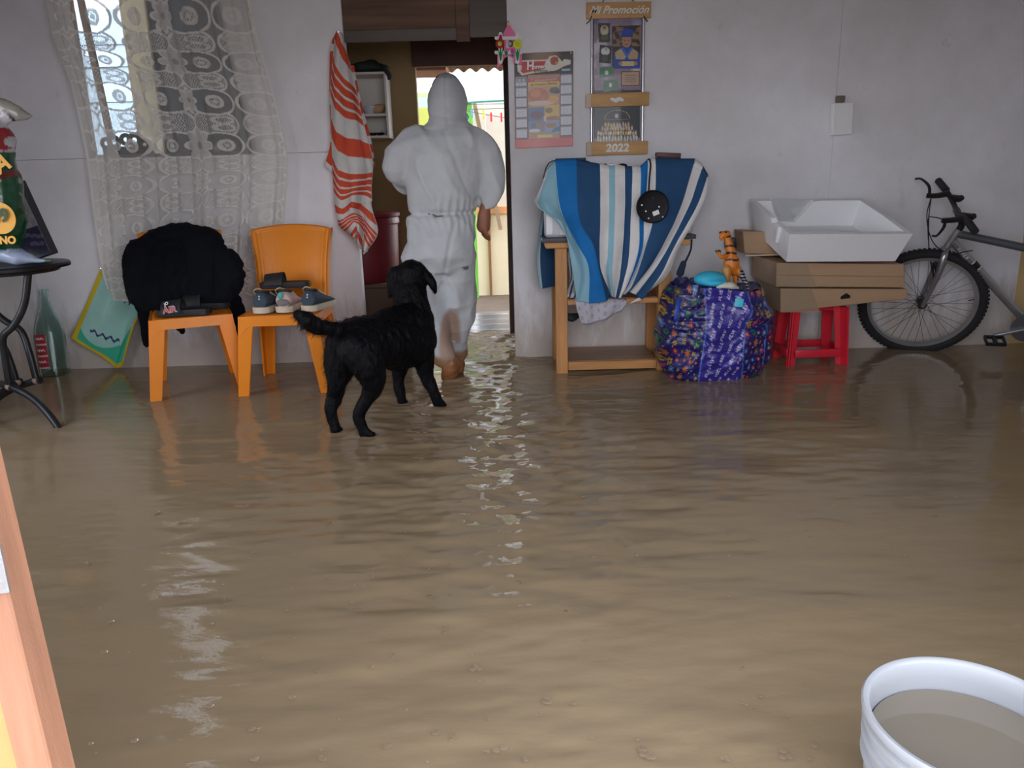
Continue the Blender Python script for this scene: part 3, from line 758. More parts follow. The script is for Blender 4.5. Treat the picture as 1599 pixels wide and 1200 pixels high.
# ------------------------------------------------------------------ striped towel
def towel():
    Y = W - .07
    root = thing('striped_towel', 'orange-red and white striped towel hanging twisted beside the kitchen opening', 'towel', P(527, 50, Y))
    def q(zx, zy, dy=0): return P(500 + zx / 3.24, 40 + zy / 3.24, Y + dy)
    cols = [
        [q(76, 45), q(55, 300), q(58, 600), q(70, 850), q(92, 985), q(150, 1060, -.03), q(190, 1085, -.03)],
        [q(85, 28, -.02), q(78, 300, -.03), q(88, 600, -.03), q(105, 850, -.05), q(120, 960, -.06), q(160, 1000, -.08), q(205, 1070, -.05)],
        [q(95, 28, -.03), q(112, 280, -.05), q(135, 560, -.06), q(160, 800, -.07), q(165, 900, -.07), q(185, 980, -.06), q(215, 1120, -.05)],
        [q(103, 34, -.02), q(145, 260, -.04), q(185, 500, -.05), q(225, 740, -.06), q(215, 880, -.05), q(215, 990, -.04), q(232, 1158, -.04)],
        [q(108, 40), q(165, 245, -.01), q(215, 470, -.01), q(268, 680, -.02), q(262, 850, -.03), q(285, 1030, -.02), q(250, 1140, -.03)]]
    RED, WH = np.array(A(222, 92, 66)), np.array((.74, .72, .70))
    def colfn(U, V, pos):
        f = U / 4
        z = (W * 0 + pos[..., 2]); 
        # stripe coordinate in the fabric
        p = V * 1130 + f * 260 * (0.55 + V * .5) * -1.0 + 90 * (V > .80) * (V - .8) / .2
        p = (p * 1.0 + 40) % 330
        c = np.where((p < 62)[..., None], RED, WH)
        b = (p > 128) & (p < 262)
        c = np.where(b[..., None], RED, c)
        thin = b & ((np.abs(p - 158) < 5) | (np.abs(p - 196) < 5) | (np.abs(p - 232) < 5))
        c = np.where(thin[..., None], WH, c)
        e = (f < .015) | (f > .99) | (V > .985); c = np.where(e[..., None], WH, c)
        return c
    def disp(U, V, pos):
        d = np.zeros(pos.shape); f = U / 4
        d[..., 1] = .012 * np.sin(f * 15 + V * 4) * (.3 + V) - .02 * np.abs(np.sin(f * 7 + V * 2)) * V + .01 * fbm(pos, 12, 2, 4)
        d[..., 0] = .012 * V * np.sin(V * 24) * (V > .7)
        return d
    TM = paintmat('terry', .9, .5, 220, .1)
    sheet('towel_front', cols, 120, 420, TM, root, colfn, disp, .006)
    cb = [[q(78, 40, .02), q(50, 130, .02), q(48, 400, .02), q(52, 590, .02), q(22, 705, .01)],
          [q(95, 35, .03), q(90, 130, .03), q(90, 400, .02), q(80, 590, .02), q(60, 745, .01)]]
    sheet('towel_back', cb, 30, 200, TM, root, lambda U, V, p: np.where(((V * 4) % 1 < .75)[..., None], RED * .92, WH), None, .006, )
    cb = [[q(150, 200, .03), q(195, 400, .02), q(240, 600, .01), q(272, 700, .0)], [q(170, 200, .03), q(205, 380, .03), q(262, 600, .02), q(275, 720, .01)]]
    sheet('towel_side', cb, 20, 120, TM, root, lambda U, V, p: np.where(((V * 6) % 1 < .55)[..., None], RED * .9, WH), None, .006)
    bm = bmesh.new(); tube(bm, [q(92, 32, -.035), q(92, 30, .07)], .004, 8); fin('nail', bm, CHROME, root)
towel()

# ------------------------------------------------------------------ hanging picture board
def promo():
    Y = W - .018
    WB = mat('oak_board', A(205, 160, 105), .5, var=.2, vscale=3, bump=.06, stretch=(1, 8, 8))
    root = thing('graduation_picture_board', 'tall hanging photo board with three wooden slats and metal rods', 'picture board', P(965, 5, Y))
    WT = mat('white_lettering', (.82, .82, .82), .5, bump=0)
    def q(zx, zy, dy=0.): return P(900 + zx / 4.8, zy / 4.8, Y + dy)
    def slat(x0, y0, x1, y1, w, nm='slat'):
        p0, p1 = q(x0, y0), q(x1, y1); d = p1 - p0; hgt = w / 4.8 / 262
        n = Vector((0, 1, 0)); up = d.cross(n).normalized() * -1 if False else n.cross(d).normalized()
        if up.z < 0: up = -up
        R = Matrix((d.normalized(), -n * -1, up)).transposed()
        bm = bmesh.new(); box(bm, (p0 + p1) / 2, (d.length, .018, hgt), R, .003, 2)
        return fin(nm, bm, WB, root), R, (p0 + p1) / 2, d
    for (x0, y0, x1, y1, w, tx, sz, sh, bo) in ((75, 82, 558, 74, 100, 'Mi Promoción', .054, .42, .0009), (75, 756, 545, 740, 88, None, 0, 0, 0), (75, 1118, 535, 1106, 88, '2022', .058, 0.1, .002)):
        o, R, c, d = slat(x0, y0, x1, y1, w)
        ang = math.atan2(d.z, d.x)
        Rt = Matrix.Rotation(-ang, 3, 'Y') @ Matrix.Rotation(PI / 2, 3, 'X')
        if tx: text('lettering', tx, sz, WT, o, c + Vector((0, -.0095, 0)), sh, .0012, rot=Rt, bold=bo, sx=(1.0 if tx != '2022' else 1.1), label='white lettering')
    # white emblem on the middle slat and white left ends
    c = q(305, 748, -.011); bm = bmesh.new()
    for k in range(6): ell(bm, c + Vector(((k - 2.5) * .011, 0, .004 * math.cos(k * 1.7))), (.010, .0015, .013 - abs(k - 2.5) * .002))
    fin('emblem', bm, WT, root, 'small white carved emblem')
    for (x, y, h) in ((92, 757, 88), (95, 1120, 86)):
        c = q(x, y, -.0105); bm = bmesh.new(); box(bm, c, (.028, .003, h / 4.8 / 262), None, .001, 1); fin('end_label', bm, mat('ivory_label', A(215, 195, 175), .6), root, smooth=False)
    # rods
    for xt, xb in ((118, 112), (503, 494)):
        bm = bmesh.new(); tube(bm, [q(xt, 115, .008), q(xb, 1090, .008)], .0085, 14); fin('rod', bm, mat('aluminium', (.62, .63, .65), .3, .9, var=.03, bump=0), root)
    # hanging cord
    bm = bmesh.new(); tube(bm, [q(190, 30, .016), q(215, -10, .012), q(310, -90, .012), q(410, -10, .012), q(440, 26, .016)], .0022, 6, 20)
    tube(bm, [q(75, 178, -.01), q(105, 150, -.01), q(115, 118, -.012)], .003, 6); tube(bm, [q(536, 160, -.01), q(515, 140, -.01), q(505, 118, -.012)], .003, 6)
    fin('cord', bm, BLACKM, root)
    # upper print
    cv = Canvas(150, 235, A(150, 130, 150))
    n = fbm(np.stack([cv.x, cv.y * .7, 0 * cv.x], -1), .03, 3, 3)
    cv.mix(np.clip(n + .3, 0, 1), A(215, 200, 215)); cv.mix(np.clip((cv.y < 30) * (30 - cv.y) / 30 * .9 * (np.abs(cv.x - 75) / 75), 0, 1), A(40, 60, 150))
    cv.mix(np.clip((cv.y - 165) / 70, 0, 1) * np.clip(.5 + n, 0, 1), A(90, 30, 90)); cv.rect(0, 225, 150, 235, A(30, 25, 35))
    def ph(pts, c): cv.poly([(a - 1.5, b - 1.5) if i == 0 else (a, b) for i, (a, b) in enumerate(pts)], c)
    ph([(14, 20), (50, 18), (51, 76), (16, 77)], A(50, 60, 55)); cv.ell(33, 40, 13, 16, A(200, 190, 170)); cv.ell(33, 32, 6, 6, A(150, 110, 70)); cv.ell(34, 62, 12, 9, A(90, 95, 60))
    ph([(20, 85), (57, 88), (53, 142), (15, 138)], A(45, 45, 50)); cv.ell(36, 104, 14, 12, A(225, 225, 225)); cv.ell(38, 96, 5, 6, A(190, 180, 175)); cv.ell(34, 125, 10, 12, A(80, 80, 80))
    ph([(58, 30), (147, 26), (147, 158), (58, 158)], A(45, 40, 38))
    cv.mix(((cv.x > 59) & (cv.x < 147) & (cv.y > 30) & (cv.y < 90)) * np.clip(.5 + 1.5 * fbm(np.stack([cv.x, cv.y, 0 * cv.x], -1), .08, 2, 8), 0, 1), A(150, 120, 90))
    cv.poly([(60, 158), (64, 112), (90, 92), (118, 92), (144, 112), (147, 158)], A(30, 70, 170))
    cv.poly([(66, 108), (90, 92), (103, 118), (96, 130), (70, 128)], A(195, 175, 140)); cv.poly([(118, 92), (140, 108), (138, 128), (112, 130), (104, 118)], A(195, 165, 130))
    cv.poly([(84, 94), (92, 92), (104, 112), (116, 92), (124, 94), (104, 126)], A(60, 110, 200))
    cv.ell(103, 74, 15, 19, A(190, 140, 115)); cv.poly([(84, 62), (88, 44), (120, 44), (123, 62)], A(28, 60, 160)); cv.poly([(78, 46), (103, 34), (130, 44), (105, 54)], A(35, 75, 185))
    cv.ell(97, 72, 2, 1.2, A(40, 25, 20)); cv.ell(110, 72, 2, 1.2, A(40, 25, 20)); cv.ell(104, 84, 5, 1.6, A(120, 50, 50))
    cv.rect(88, 136, 128, 150, A(225, 205, 150)); cv.ell(84, 142, 6, 6, A(190, 140, 115)); cv.ell(132, 142, 6, 6, A(190, 140, 115))
    ph([(18, 152), (61, 150), (63, 180), (17, 186)], A(90, 140, 95)); cv.ell(40, 170, 6, 7, A(235, 235, 225)); cv.ell(26, 160, 8, 5, A(70, 110, 160))
    ph([(32, 196), (74, 190), (78, 222), (30, 230)], A(85, 130, 90)); cv.ell(52, 208, 5, 7, A(225, 225, 225))
    cv.rect(86, 166, 146, 212, A(120, 60, 40)); cv.rect(89, 169, 143, 209, A(205, 175, 150)); [cv.rect(98, y, 134, y + 1.2, A(140, 100, 80)) for y in (178, 186, 192, 198)]
    cv.noise(.10, .3, 5)
    PM = paintmat('photo_print', .35, .02, 50, .4, coat=.2)
    flatprint('graduation_print', cv, q(131, 128, .004), q(488, 124, .004), q(133, 702, .004), PM, root, .004, 'collage print with a graduate in blue cap and gown')
    cv = Canvas(150, 118, A(22, 32, 48))
    for k in range(26):
        a = PI * (k + .5) / 26; cv.ell(75 - 40 * math.cos(a), 42 - 26 * math.sin(a), 1.3, 1.3, A(225, 205, 120))
    cv.ell(73, 34, 6, 7, A(205, 200, 190)); cv.line(34, 45, 110, 45, 1, A(215, 180, 90)); cv.rect(0, 104, 150, 118, A(150, 145, 145))
    rr = random.Random(4)
    for row, (y, n_, sp) in enumerate(((56, 9, 42), (68, 12, 52), (82, 16, 64), (95, 14, 68))):
        for k in range(n_):
            x = 75 + (k - (n_ - 1) / 2) * 2 * sp / n_ + rr.uniform(-1, 1); yy = y + rr.uniform(-2, 2)
            cv.ell(x, yy + 6, 3.4, 7, A(*rr.choice(((225, 200, 110), (235, 225, 205), (200, 190, 180), (220, 180, 90))))); cv.ell(x, yy - 1, 2, 2.4, A(190, 140, 110))
            if row == 3: cv.line(x, yy + 10, x + rr.uniform(-3, 3), yy + 18, 1.4, A(230, 230, 235))
    cv.noise(.12, .4, 6)
    flatprint('group_print', cv, q(131, 792, .004), q(478, 784, .004), q(133, 1072, .004), PM, root, .004, 'group photograph print of dancers in yellow and white on black')
promo()

def calendar():
    Y = W - .006
    root = thing('food_calendar', 'chicken restaurant wall calendar in brown and red hung beside the doorway', 'calendar', P(850, 82, Y))
    cv = Canvas(180, 290, A(70, 45, 35)); cv.noise(.3, .05, 2)
    cv.mix(np.clip(1 - ((cv.x - 85) / 60) ** 2 - (cv.y / 60) ** 2, 0, 1) * .6, A(190, 150, 125))
    cv.rect(0, 65, 180, 262, A(120, 60, 45))
    # photos
    cv.rect(42, 66, 138, 262, A(190, 150, 120))
    cv.rect(42, 102, 138, 165, A(205, 150, 110)); cv.ell(72, 128, 32, 22, A(196, 105, 62)); cv.ell(64, 122, 16, 12, A(222, 140, 85)); cv.ell(92, 136, 14, 10, A(205, 110, 60)); cv.ell(80, 152, 40, 8, A(225, 200, 185))
    cv.ell(122, 115, 16, 10, A(45, 70, 40)); cv.ell(130, 120, 9, 6, A(20, 30, 20)); cv.ell(118, 142, 15, 11, A(225, 185, 90)); cv.ell(118, 142, 11, 8, A(235, 160, 60))
    cv.rect(42, 165, 92, 206, A(95, 120, 165)); cv.ell(66, 188, 22, 12, A(110, 75, 90)); cv.rect(92, 160, 138, 206, A(225, 190, 80)); cv.ell(105, 175, 12, 9, A(140, 120, 50)); cv.ell(118, 200, 22, 8, A(170, 110, 60))
    cv.rect(42, 206, 92, 240, A(120, 140, 180)); cv.ell(56, 222, 9, 10, A(90, 120, 150)); cv.ell(74, 220, 10, 12, A(160, 130, 110)); cv.ell(60, 236, 18, 6, A(225, 225, 225)); cv.rect(92, 206, 138, 245, A(150, 165, 205)); cv.ell(112, 222, 18, 8, A(160, 120, 60))
    cv.poly([(112, 244), (122, 230), (138, 226), (138, 240)], A(30, 120, 150)); cv.ell(92, 200, 4, 10, A(230, 200, 195)); cv.ell(90, 215, 5, 5, A(200, 70, 60))
    cv.rect(70, 250, 116, 259, A(230, 215, 120))
    cv.rect(42, 76, 138, 88, A(200, 40, 35)); cv.rect(42, 89, 138, 101, A(235, 205, 80))
    cv.rect(0, 262, 180, 290, A(215, 65, 55)); cv.mix((cv.y > 262) * np.clip(1 - np.abs(cv.x - 60) / 70, 0, 1) * .35, A(240, 160, 150))
    for k, y in enumerate((70, 102, 133, 165, 197, 229)):
        for x0 in (3, 141):
            yy = y - (3 if x0 > 100 else 0)
            cv.rect(x0, yy, x0 + 35, yy + 29, A(70, 45, 45)); cv.rect(x0 + 1, yy + 1, x0 + 34, yy + 28, A(222, 225, 235)); cv.rect(x0 + 1, yy + 1, x0 + 34, yy + 5, A(170, 175, 195))
            for r_ in range(5):
                for c_ in range(7): cv.rect(x0 + 3 + c_ * 4.4, yy + 8 + r_ * 4, x0 + 5 + c_ * 4.4, yy + 9.6 + r_ * 4, A(130, 135, 155) if c_ else A(210, 90, 90))
    cv.rect(5, 74, 36, 88, A(60, 70, 110)); [cv.rect(7 + 4 * k, 76, 9 + 4 * k, 87, A(225, 225, 230)) for k in range(7)]
    # logo ground: white outline, red field, cockerel-less head band left plain
    cv.poly([(8, 30), (24, 20), (100, 22), (108, 12), (128, 10), (140, 22), (146, 30), (152, 22), (172, 26), (172, 38), (150, 44), (135, 52), (122, 56), (62, 60), (22, 66), (10, 52)], A(232, 225, 210))
    cv.poly([(24, 26), (96, 26), (92, 50), (58, 54), (26, 60), (16, 48)], A(205, 40, 36)); cv.ell(122, 26, 13, 13, A(205, 45, 40)); cv.ell(122, 30, 8, 8, A(150, 90, 50)); cv.ell(128, 32, 5, 3, A(225, 180, 60))
    cv.rect(60, 53, 102, 58, A(60, 90, 60)); cv.rect(142, 50, 174, 64, A(55, 75, 95)); cv.rect(145, 52, 171, 58, A(165, 195, 215))
    cv.ell(172, 5, 2.2, 2.2, (.9, .9, .9)); cv.ell(7, 284, 2, 2, (.3, .2, .2))
    tl, tr, bl = P(802, 84, Y), P(895, 80, Y), P(805, 232, Y)
    tl.x = P(803, 84, Y).x
    o = flatprint('calendar_sheet', cv, tl, tr, bl, paintmat('photo_print'), root, .003)
    WT = mat('white_lettering', (.82, .82, .82), .5, bump=0)
    def at(u, v): return tl + (tr - tl) * (u / 180) + (bl - tl) * (v / 290) + Vector((0, -.003, 0))
    Rt = Matrix.Rotation(-.035, 3, 'Y') @ Matrix.Rotation(PI / 2, 3, 'X')
    text('logo_lettering', 'El', .03, WT, o, at(16, 44), .1, .0008, rot=Rt, bold=.001)
    text('logo_lettering', 'H', .055, WT, o, at(48, 39), .1, .0008, rot=Rt, bold=.002)
    text('logo_lettering', 'orner', .028, WT, o, at(75, 42), .1, .0008, rot=Rt, bold=.001)
    text('logo_lettering', 'O', .040, WT, o, at(101, 38), .1, .0008, rot=Rt, bold=.002)
    text('small_lettering', 'Pollos a la brasa', .010, WT, o, at(82, 55.5), 0, .0006, rot=Rt)
    text('small_lettering', 'Tradicionalmente', .020, WT, o, at(90, 82), 0, .0006, rot=Rt)
    text('small_lettering', 'en Nuestra Familia', .019, mat('dark_lettering', A(80, 30, 20), .5, bump=0), o, at(90, 95), 0, .0006, rot=Rt)
calendar()

# pink foam pencil ornament on the wall edge
def pencil():
    Y = W - .03
    root = thing('foam_pencil_ornament', 'pink foam pencil decoration with flowers and a small photo, pinned above the calendar', 'decoration', P(795, 70, Y))
    def q(zx, zy, dy=0.): return P(760 + zx / 5.457, 20 + zy / 5.457, Y + dy)
    ux, uy = Vector((1, 0, 0)), Vector((0, 0, 1)); k = 1 / 5.457 / 262
    def pr(nm, pts, dy, th, col, lb=None, rough=.8):
        bm = bmesh.new(); c = [q(a, b) for a, b in pts]; o0 = c[0]
        prism(bm, [(p.x - o0.x, p.z - o0.z) for p in c], Vector((o0.x, Y + dy, o0.z)), ux, uy, Vector((0, 1, 0)), th)
        return fin(nm, bm, mat('foam_%d_%d_%d' % col, A(*col), rough, var=.04), root, lb, smooth=False)
    pr('pencil_body', [(90, 340), (145, 340), (150, 270), (140, 180), (185, 85), (245, 180), (240, 330), (300, 340), (300, 440), (230, 430), (232, 375), (195, 360), (150, 385), (118, 455), (90, 465)], 0, .008, (240, 130, 175))
    pr('pencil_tip', [(170, 105), (185, 68), (205, 108)], -.003, .01, (235, 200, 165))
    pr('pencil_lead', [(179, 80), (185, 66), (192, 80)], -.005, .012, (40, 110, 50))
    for y in (215, 338):
        o = pr('picket_rail', [(70, y - 12), (300, y - 12), (305, y + 2), (298, y + 16), (75, y + 16), (66, y + 2)], -.006, .005, (238, 236, 232))
    for x in (118, 262):
        pr('picket', [(x - 17, 430), (x - 17, 185), (x - 10, 168), (x + 10, 168), (x + 17, 185), (x + 17, 430), (x, 440)], -.009, .005, (238, 236, 232))
    for x, y, c in ((112, 265, (185, 30, 60)), (263, 268, (245, 225, 60))):
        bm = bmesh.new(); c0 = q(x, y, -.014)
        for j in range(9):
            a = 2 * PI * j / 9; ell(bm, c0 + Vector((math.cos(a) * 24 * k, 0, math.sin(a) * 24 * k)), (11 * k, .002, 11 * k), None, 10)
        f = fin('flower', bm, mat('foam_%d_%d_%d' % c, A(*c), .8), root); bm = bmesh.new(); ell(bm, c0 + Vector((0, -.004, 0)), (17 * k, .004, 17 * k)); fin('flower_centre', bm, mat('foam_lime', A(190, 220, 60), .7), f)
    for x in (118, 262):
        pr('stem', [(x - 5, 410), (x - 22, 310), (x - 6, 345), (x - 4, 300), (x + 4, 300), (x + 6, 345), (x + 22, 305), (x + 6, 410)], -.014, .003, (20, 140, 90))
    pr('leaf', [(160, 365), (145, 320), (160, 335), (168, 310), (176, 335), (190, 320), (172, 365)], -.008, .003, (20, 130, 80))
    pr('leaf', [(222, 385), (206, 350), (220, 358), (236, 345)], -.01, .003, (20, 130, 80))
    pr('bloom', [(200, 340), (215, 302), (234, 320), (240, 345), (218, 352)], -.012, .003, (215, 60, 170))
    pr('lilac_patch', [(200, 230), (205, 195), (240, 195), (240, 235)], -.004, .003, (195, 160, 215))
    pr('letters', [(100, 235), (110, 190), (125, 188), (136, 232), (118, 240)], -.012, .002, (165, 40, 70))
    cv = Canvas(40, 50, A(205, 200, 205)); cv.ell(26, 22, 15, 24, A(50, 40, 50)); cv.ell(21, 22, 9, 12, A(200, 160, 150))
    flatprint('photo', cv, q(163, 235, -.008), q(225, 233, -.008), q(165, 300, -.008), paintmat('photo_print'), root, .002)
pencil()

# white sensor box / card on the wall with crack line beneath
root = thing('wall_card', 'small blank white card box fixed high on the right wall', 'card', P(1315, 187, W))
p = P(1314, 186, W - .03); bm = bmesh.new(); box(bm, p, (.115, .035, .165), Matrix.Rotation(-.045, 3, 'Y') @ Matrix.Rotation(.12, 3, 'Z'), .003, 1)
fin('card_box', bm, mat('card_white', (.95, .95, .98), .6, var=.04), root, smooth=False)
bm = bmesh.new(); box(bm, P(1312, 155, W - .012), (.05, .02, .035), None, .006, 2); fin('bracket', bm, mat('bracket_grey', A(120, 108, 98), .7), root)

# ------------------------------------------------------------------ plastic chairs
ORANGE = mat('orange_plastic', A(236, 138, 28), .38, var=.06, vscale=4, bump=.03)
def chair(label, FL, FR, back_dx=0.0, topw=.40):
    """FL, FR: feet of the front legs (world); the chair extends away from them"""
    FL, FR = Vector(FL), Vector(FR); ex = (FR - FL); ex.z = 0; wd = ex.length; ex.normalize(); ey = Vector((-ex.y, ex.x, 0)); ez = Vector((0, 0, 1))
    o0 = (FL + FR) / 2; o0.z = -.05
    root = thing('plastic_chair', label, 'chair', o0, 'orange plastic chairs by the left wall')
    def L(x, y, z): return o0 + ex * x + ey * y + ez * z
    hs = .455; sw = .385; sd = .40; y0 = .015
    # seat: dished rounded slab with a turned-down rim
    def spos(n=28):
        pos = np.zeros((n, n, 3))
        for i in range(n):
            for j in range(n):
                a = j / (n - 1) * 2 - 1; b = i / (n - 1) * 2 - 1
                # squircle
                k = 1 - .10 * (abs(a) ** 4 * abs(b) ** 4)
                x = a * sw / 2 * k * (1 - .04 * (b + 1) / 2); y = y0 + sd / 2 + b * sd / 2 * k
                r = max(abs(a), abs(b)); z = hs + .004 - .012 * (1 - min(1, r) ** 2) - (.02 * max(0, (r - .88) / .12) ** 2)
                z -= .008 * max(0, -b) ** 3
                pos[i, j] = L(x, y, z)
        return pos
    pos = spos(); Mx = np.array(parent_off(root)); pos = pos @ Mx[:3, :3].T + Mx[:3, 3]
    o = link('seat', gridmesh('seat', pos), ORANGE, root); s = o.modifiers.new('t', 'SOLIDIFY'); s.thickness = .012; s.offset = -1
    # aprons with arched lower edge
    def apron(pA, pB, nrm, deep=.10, mid=.045):
        n = 16; top = []; bot = []
        for i in range(n + 1):
            t = i / n; p = pA.lerp(pB, t); f = min(1, (1 - abs(2 * t - 1)) * 4.5); dd = deep + (mid - deep) * (f * f * (3 - 2 * f))
            top.append(p + ez * (hs - .005)); bot.append(p + ez * (hs - .01 - dd) + nrm * .004)
        bm = bmesh.new(); rows = []
        for off in (Vector((0, 0, 0)), nrm * -.012):
            rows.append([bm.verts.new(q + off) for q in top]); rows.append([bm.verts.new(q + off) for q in bot])
        for a, b in ((0, 1), (1, 3), (3, 2), (2, 0)):
            for i in range(n): bm.faces.new((rows[a][i], rows[a][i + 1], rows[b][i + 1], rows[b][i]))
        for i in (0, n): bm.faces.new([rows[k][i] for k in (0, 1, 3, 2)])
        fin('apron', bm, ORANGE, root)
    g = Vector((0, 0, 0)) - Vector((o0.x, o0.y, 0)) * 0
    def B(x, y): v = L(x, y, 0); v.z = -.05; return v
    apron(B(-sw / 2, y0), B(sw / 2, y0), -ey); apron(B(-sw / 2, y0 + sd), B(-sw / 2, y0), -ex); apron(B(sw / 2, y0), B(sw / 2, y0 + sd), ex)
    # legs : tapered L sections
    def leg(sx_, sy_, top, foot):
        top, foot = Vector(top), Vector(foot); bm = bmesh.new()
        def sec(c, w_):
            t = .010; a = ex * -sx_; b = ey * -sy_
            pts = [c, c + a * w_, c + a * w_ + b * t, c + a * t + b * t, c + a * t + b * w_, c + b * w_]
            return pts
        rings = [sec(top.lerp(foot, k), .075 - .024 * k) for k in (0, .3, .65, 1)]
        loft(bm, rings); bmesh.ops.bevel(bm, geom=[e for e in bm.edges], offset=.0025, segments=2, affect='EDGES')
        fin('leg', bm, ORANGE, root)
    hw = wd / 2 + .03
    for sx_ in (-1, 1):
        leg(sx_, -1, L(sx_ * sw / 2, y0, hs - .01), L(sx_ * hw, 0, .0))
        leg(sx_, 1, L(sx_ * sw / 2 * .95, y0 + sd, hs - .01), L(sx_ * hw * .92, y0 + sd + .06, .0))
    # backrest
    cols = []
    nb = 17
    for i in range(nb):
        a = i / (nb - 1) * 2 - 1
        c = []
        for j in range(7):
            t = j / 6; z = hs - .02 + (.405 + .022 * (1 - a * a)) * t
            w_ = (sw * .46 + (topw / 2 - sw * .46) * t) * (1 + .05 * math.sin(t * PI) * -1)
            y = y0 + sd - .02 + .10 * t - .035 * (1 - a * a) * -1 * 1
            c.append(L(a * w_, y - .03, z))
        cols.append(c)
    def bd(U, V, pos):
        a = np.abs(U / (nb - 1) * 2 - 1); r = np.maximum(a, 2 * V - 1 + .0)
        rim = np.clip((r - .90) / .03, 0, 1) * np.clip(1 - (r - .96) / .04, 0, 1)
        groove = np.exp(-((a - .80) / .012) ** 2) * (V < .93)
        d = (.006 * rim + .004 * groove)
        return -np.array(ey)[None, None] * d[..., None]
    o = sheet('backrest', cols, 90, 70, ORANGE, root, None, bd, .010)
    # side flanges of the backrest
    for k in (0, nb - 1):
        bm = bmesh.new(); sg = -1 if k == 0 else 1
        c = cols[k]; rings = []
        for p in c: rings.append([p, p + ex * sg * .008, p + ex * sg * .012 + ey * .045, p + ex * sg * .002 + ey * .045])
        loft(bm, rings); fin('back_flange', bm, ORANGE, root)
    return root, L, hs - .05
C1, L1, HS = chair('orange plastic chair covered by a black jacket, nearer the window', PZ(243, 628), PZ(384, 611))
C2, L2, _ = chair('orange plastic chair with sneakers on it, beside the dog', PZ(380, 620), PZ(510, 615), topw=.41)
SEATZ = HS - .003

# ------------------------------------------------------------------ black jacket on chair 1
def jacket():
    Y = L1(0, .44, 0).y
    def q(px, py, dy=0.): return P(px, py - 4, Y + dy - .05)
    def build(bm):
        # flat-topped cloth over the backrest, then the heaped body and two hanging sleeves
        limb(bm, [q(236, 386, .03), q(262, 374, .05), q(300, 373, .05), q(328, 380, .04)], [.062, .064, .064, .062], ax=(1, 1.5), n=20)
        limb(bm, [q(222, 402, .0), q(222, 430, -.01), q(228, 462, -.03), q(246, 486, -.05)], [.088, .096, .09, .05], ax=(1, .9), n=20)
        limb(bm, [q(270, 400, .0), q(262, 440, -.02), q(268, 485, -.06)], [.105, .115, .09], ax=(1.2, .8), n=20)
        limb(bm, [q(312, 395, .0), q(318, 440, -.02), q(318, 482, -.06)], [.10, .115, .08], ax=(1.1, .8), n=20)
        limb(bm, [q(330, 395, -.0), q(352, 410, -.05), q(362, 432, -.07), q(356, 458, -.06), q(338, 482, -.08)], [.055, .066, .070, .060, .03], ax=(1, .8))
        limb(bm, [q(345, 450, .03), q(360, 480, .03), q(376, 505, .02), q(372, 530, .02)], [.075, .070, .050, .018], ax=(1, .45))
        limb(bm, [q(222, 450, .02), q(226, 490, .03), q(229, 525, .04), q(228, 545, .04)], [.07, .055, .035, .015], ax=(1, .45))
        limb(bm, [q(248, 482, -.09), q(300, 492, -.10), q(342, 486, -.08)], [.033, .036, .028])
        limb(bm, [q(270, 500, .06), q(285, 522, .07)], [.05, .02], ax=(1, .4))
    def disp(v, n):
        u = v * np.array([1, 1, .35]); w_ = fbm(u + .1 * vnoise(v, 6)[:, None], 17, 2, 3); return .012 * w_ + .010 * (1 - np.abs(vnoise(v * np.array([1, 1, .25]), 24, 8))) - .006
    o = organic('black_jacket', build, .009, mat('black_cloth', (.006, .007, .011), .95, var=.2, bump=.3, bscale=250, spec=.2), disp=disp, smooth=6)
    tag(o, 'black jacket heaped over the back of the chair nearer the window', 'jacket')
jacket()

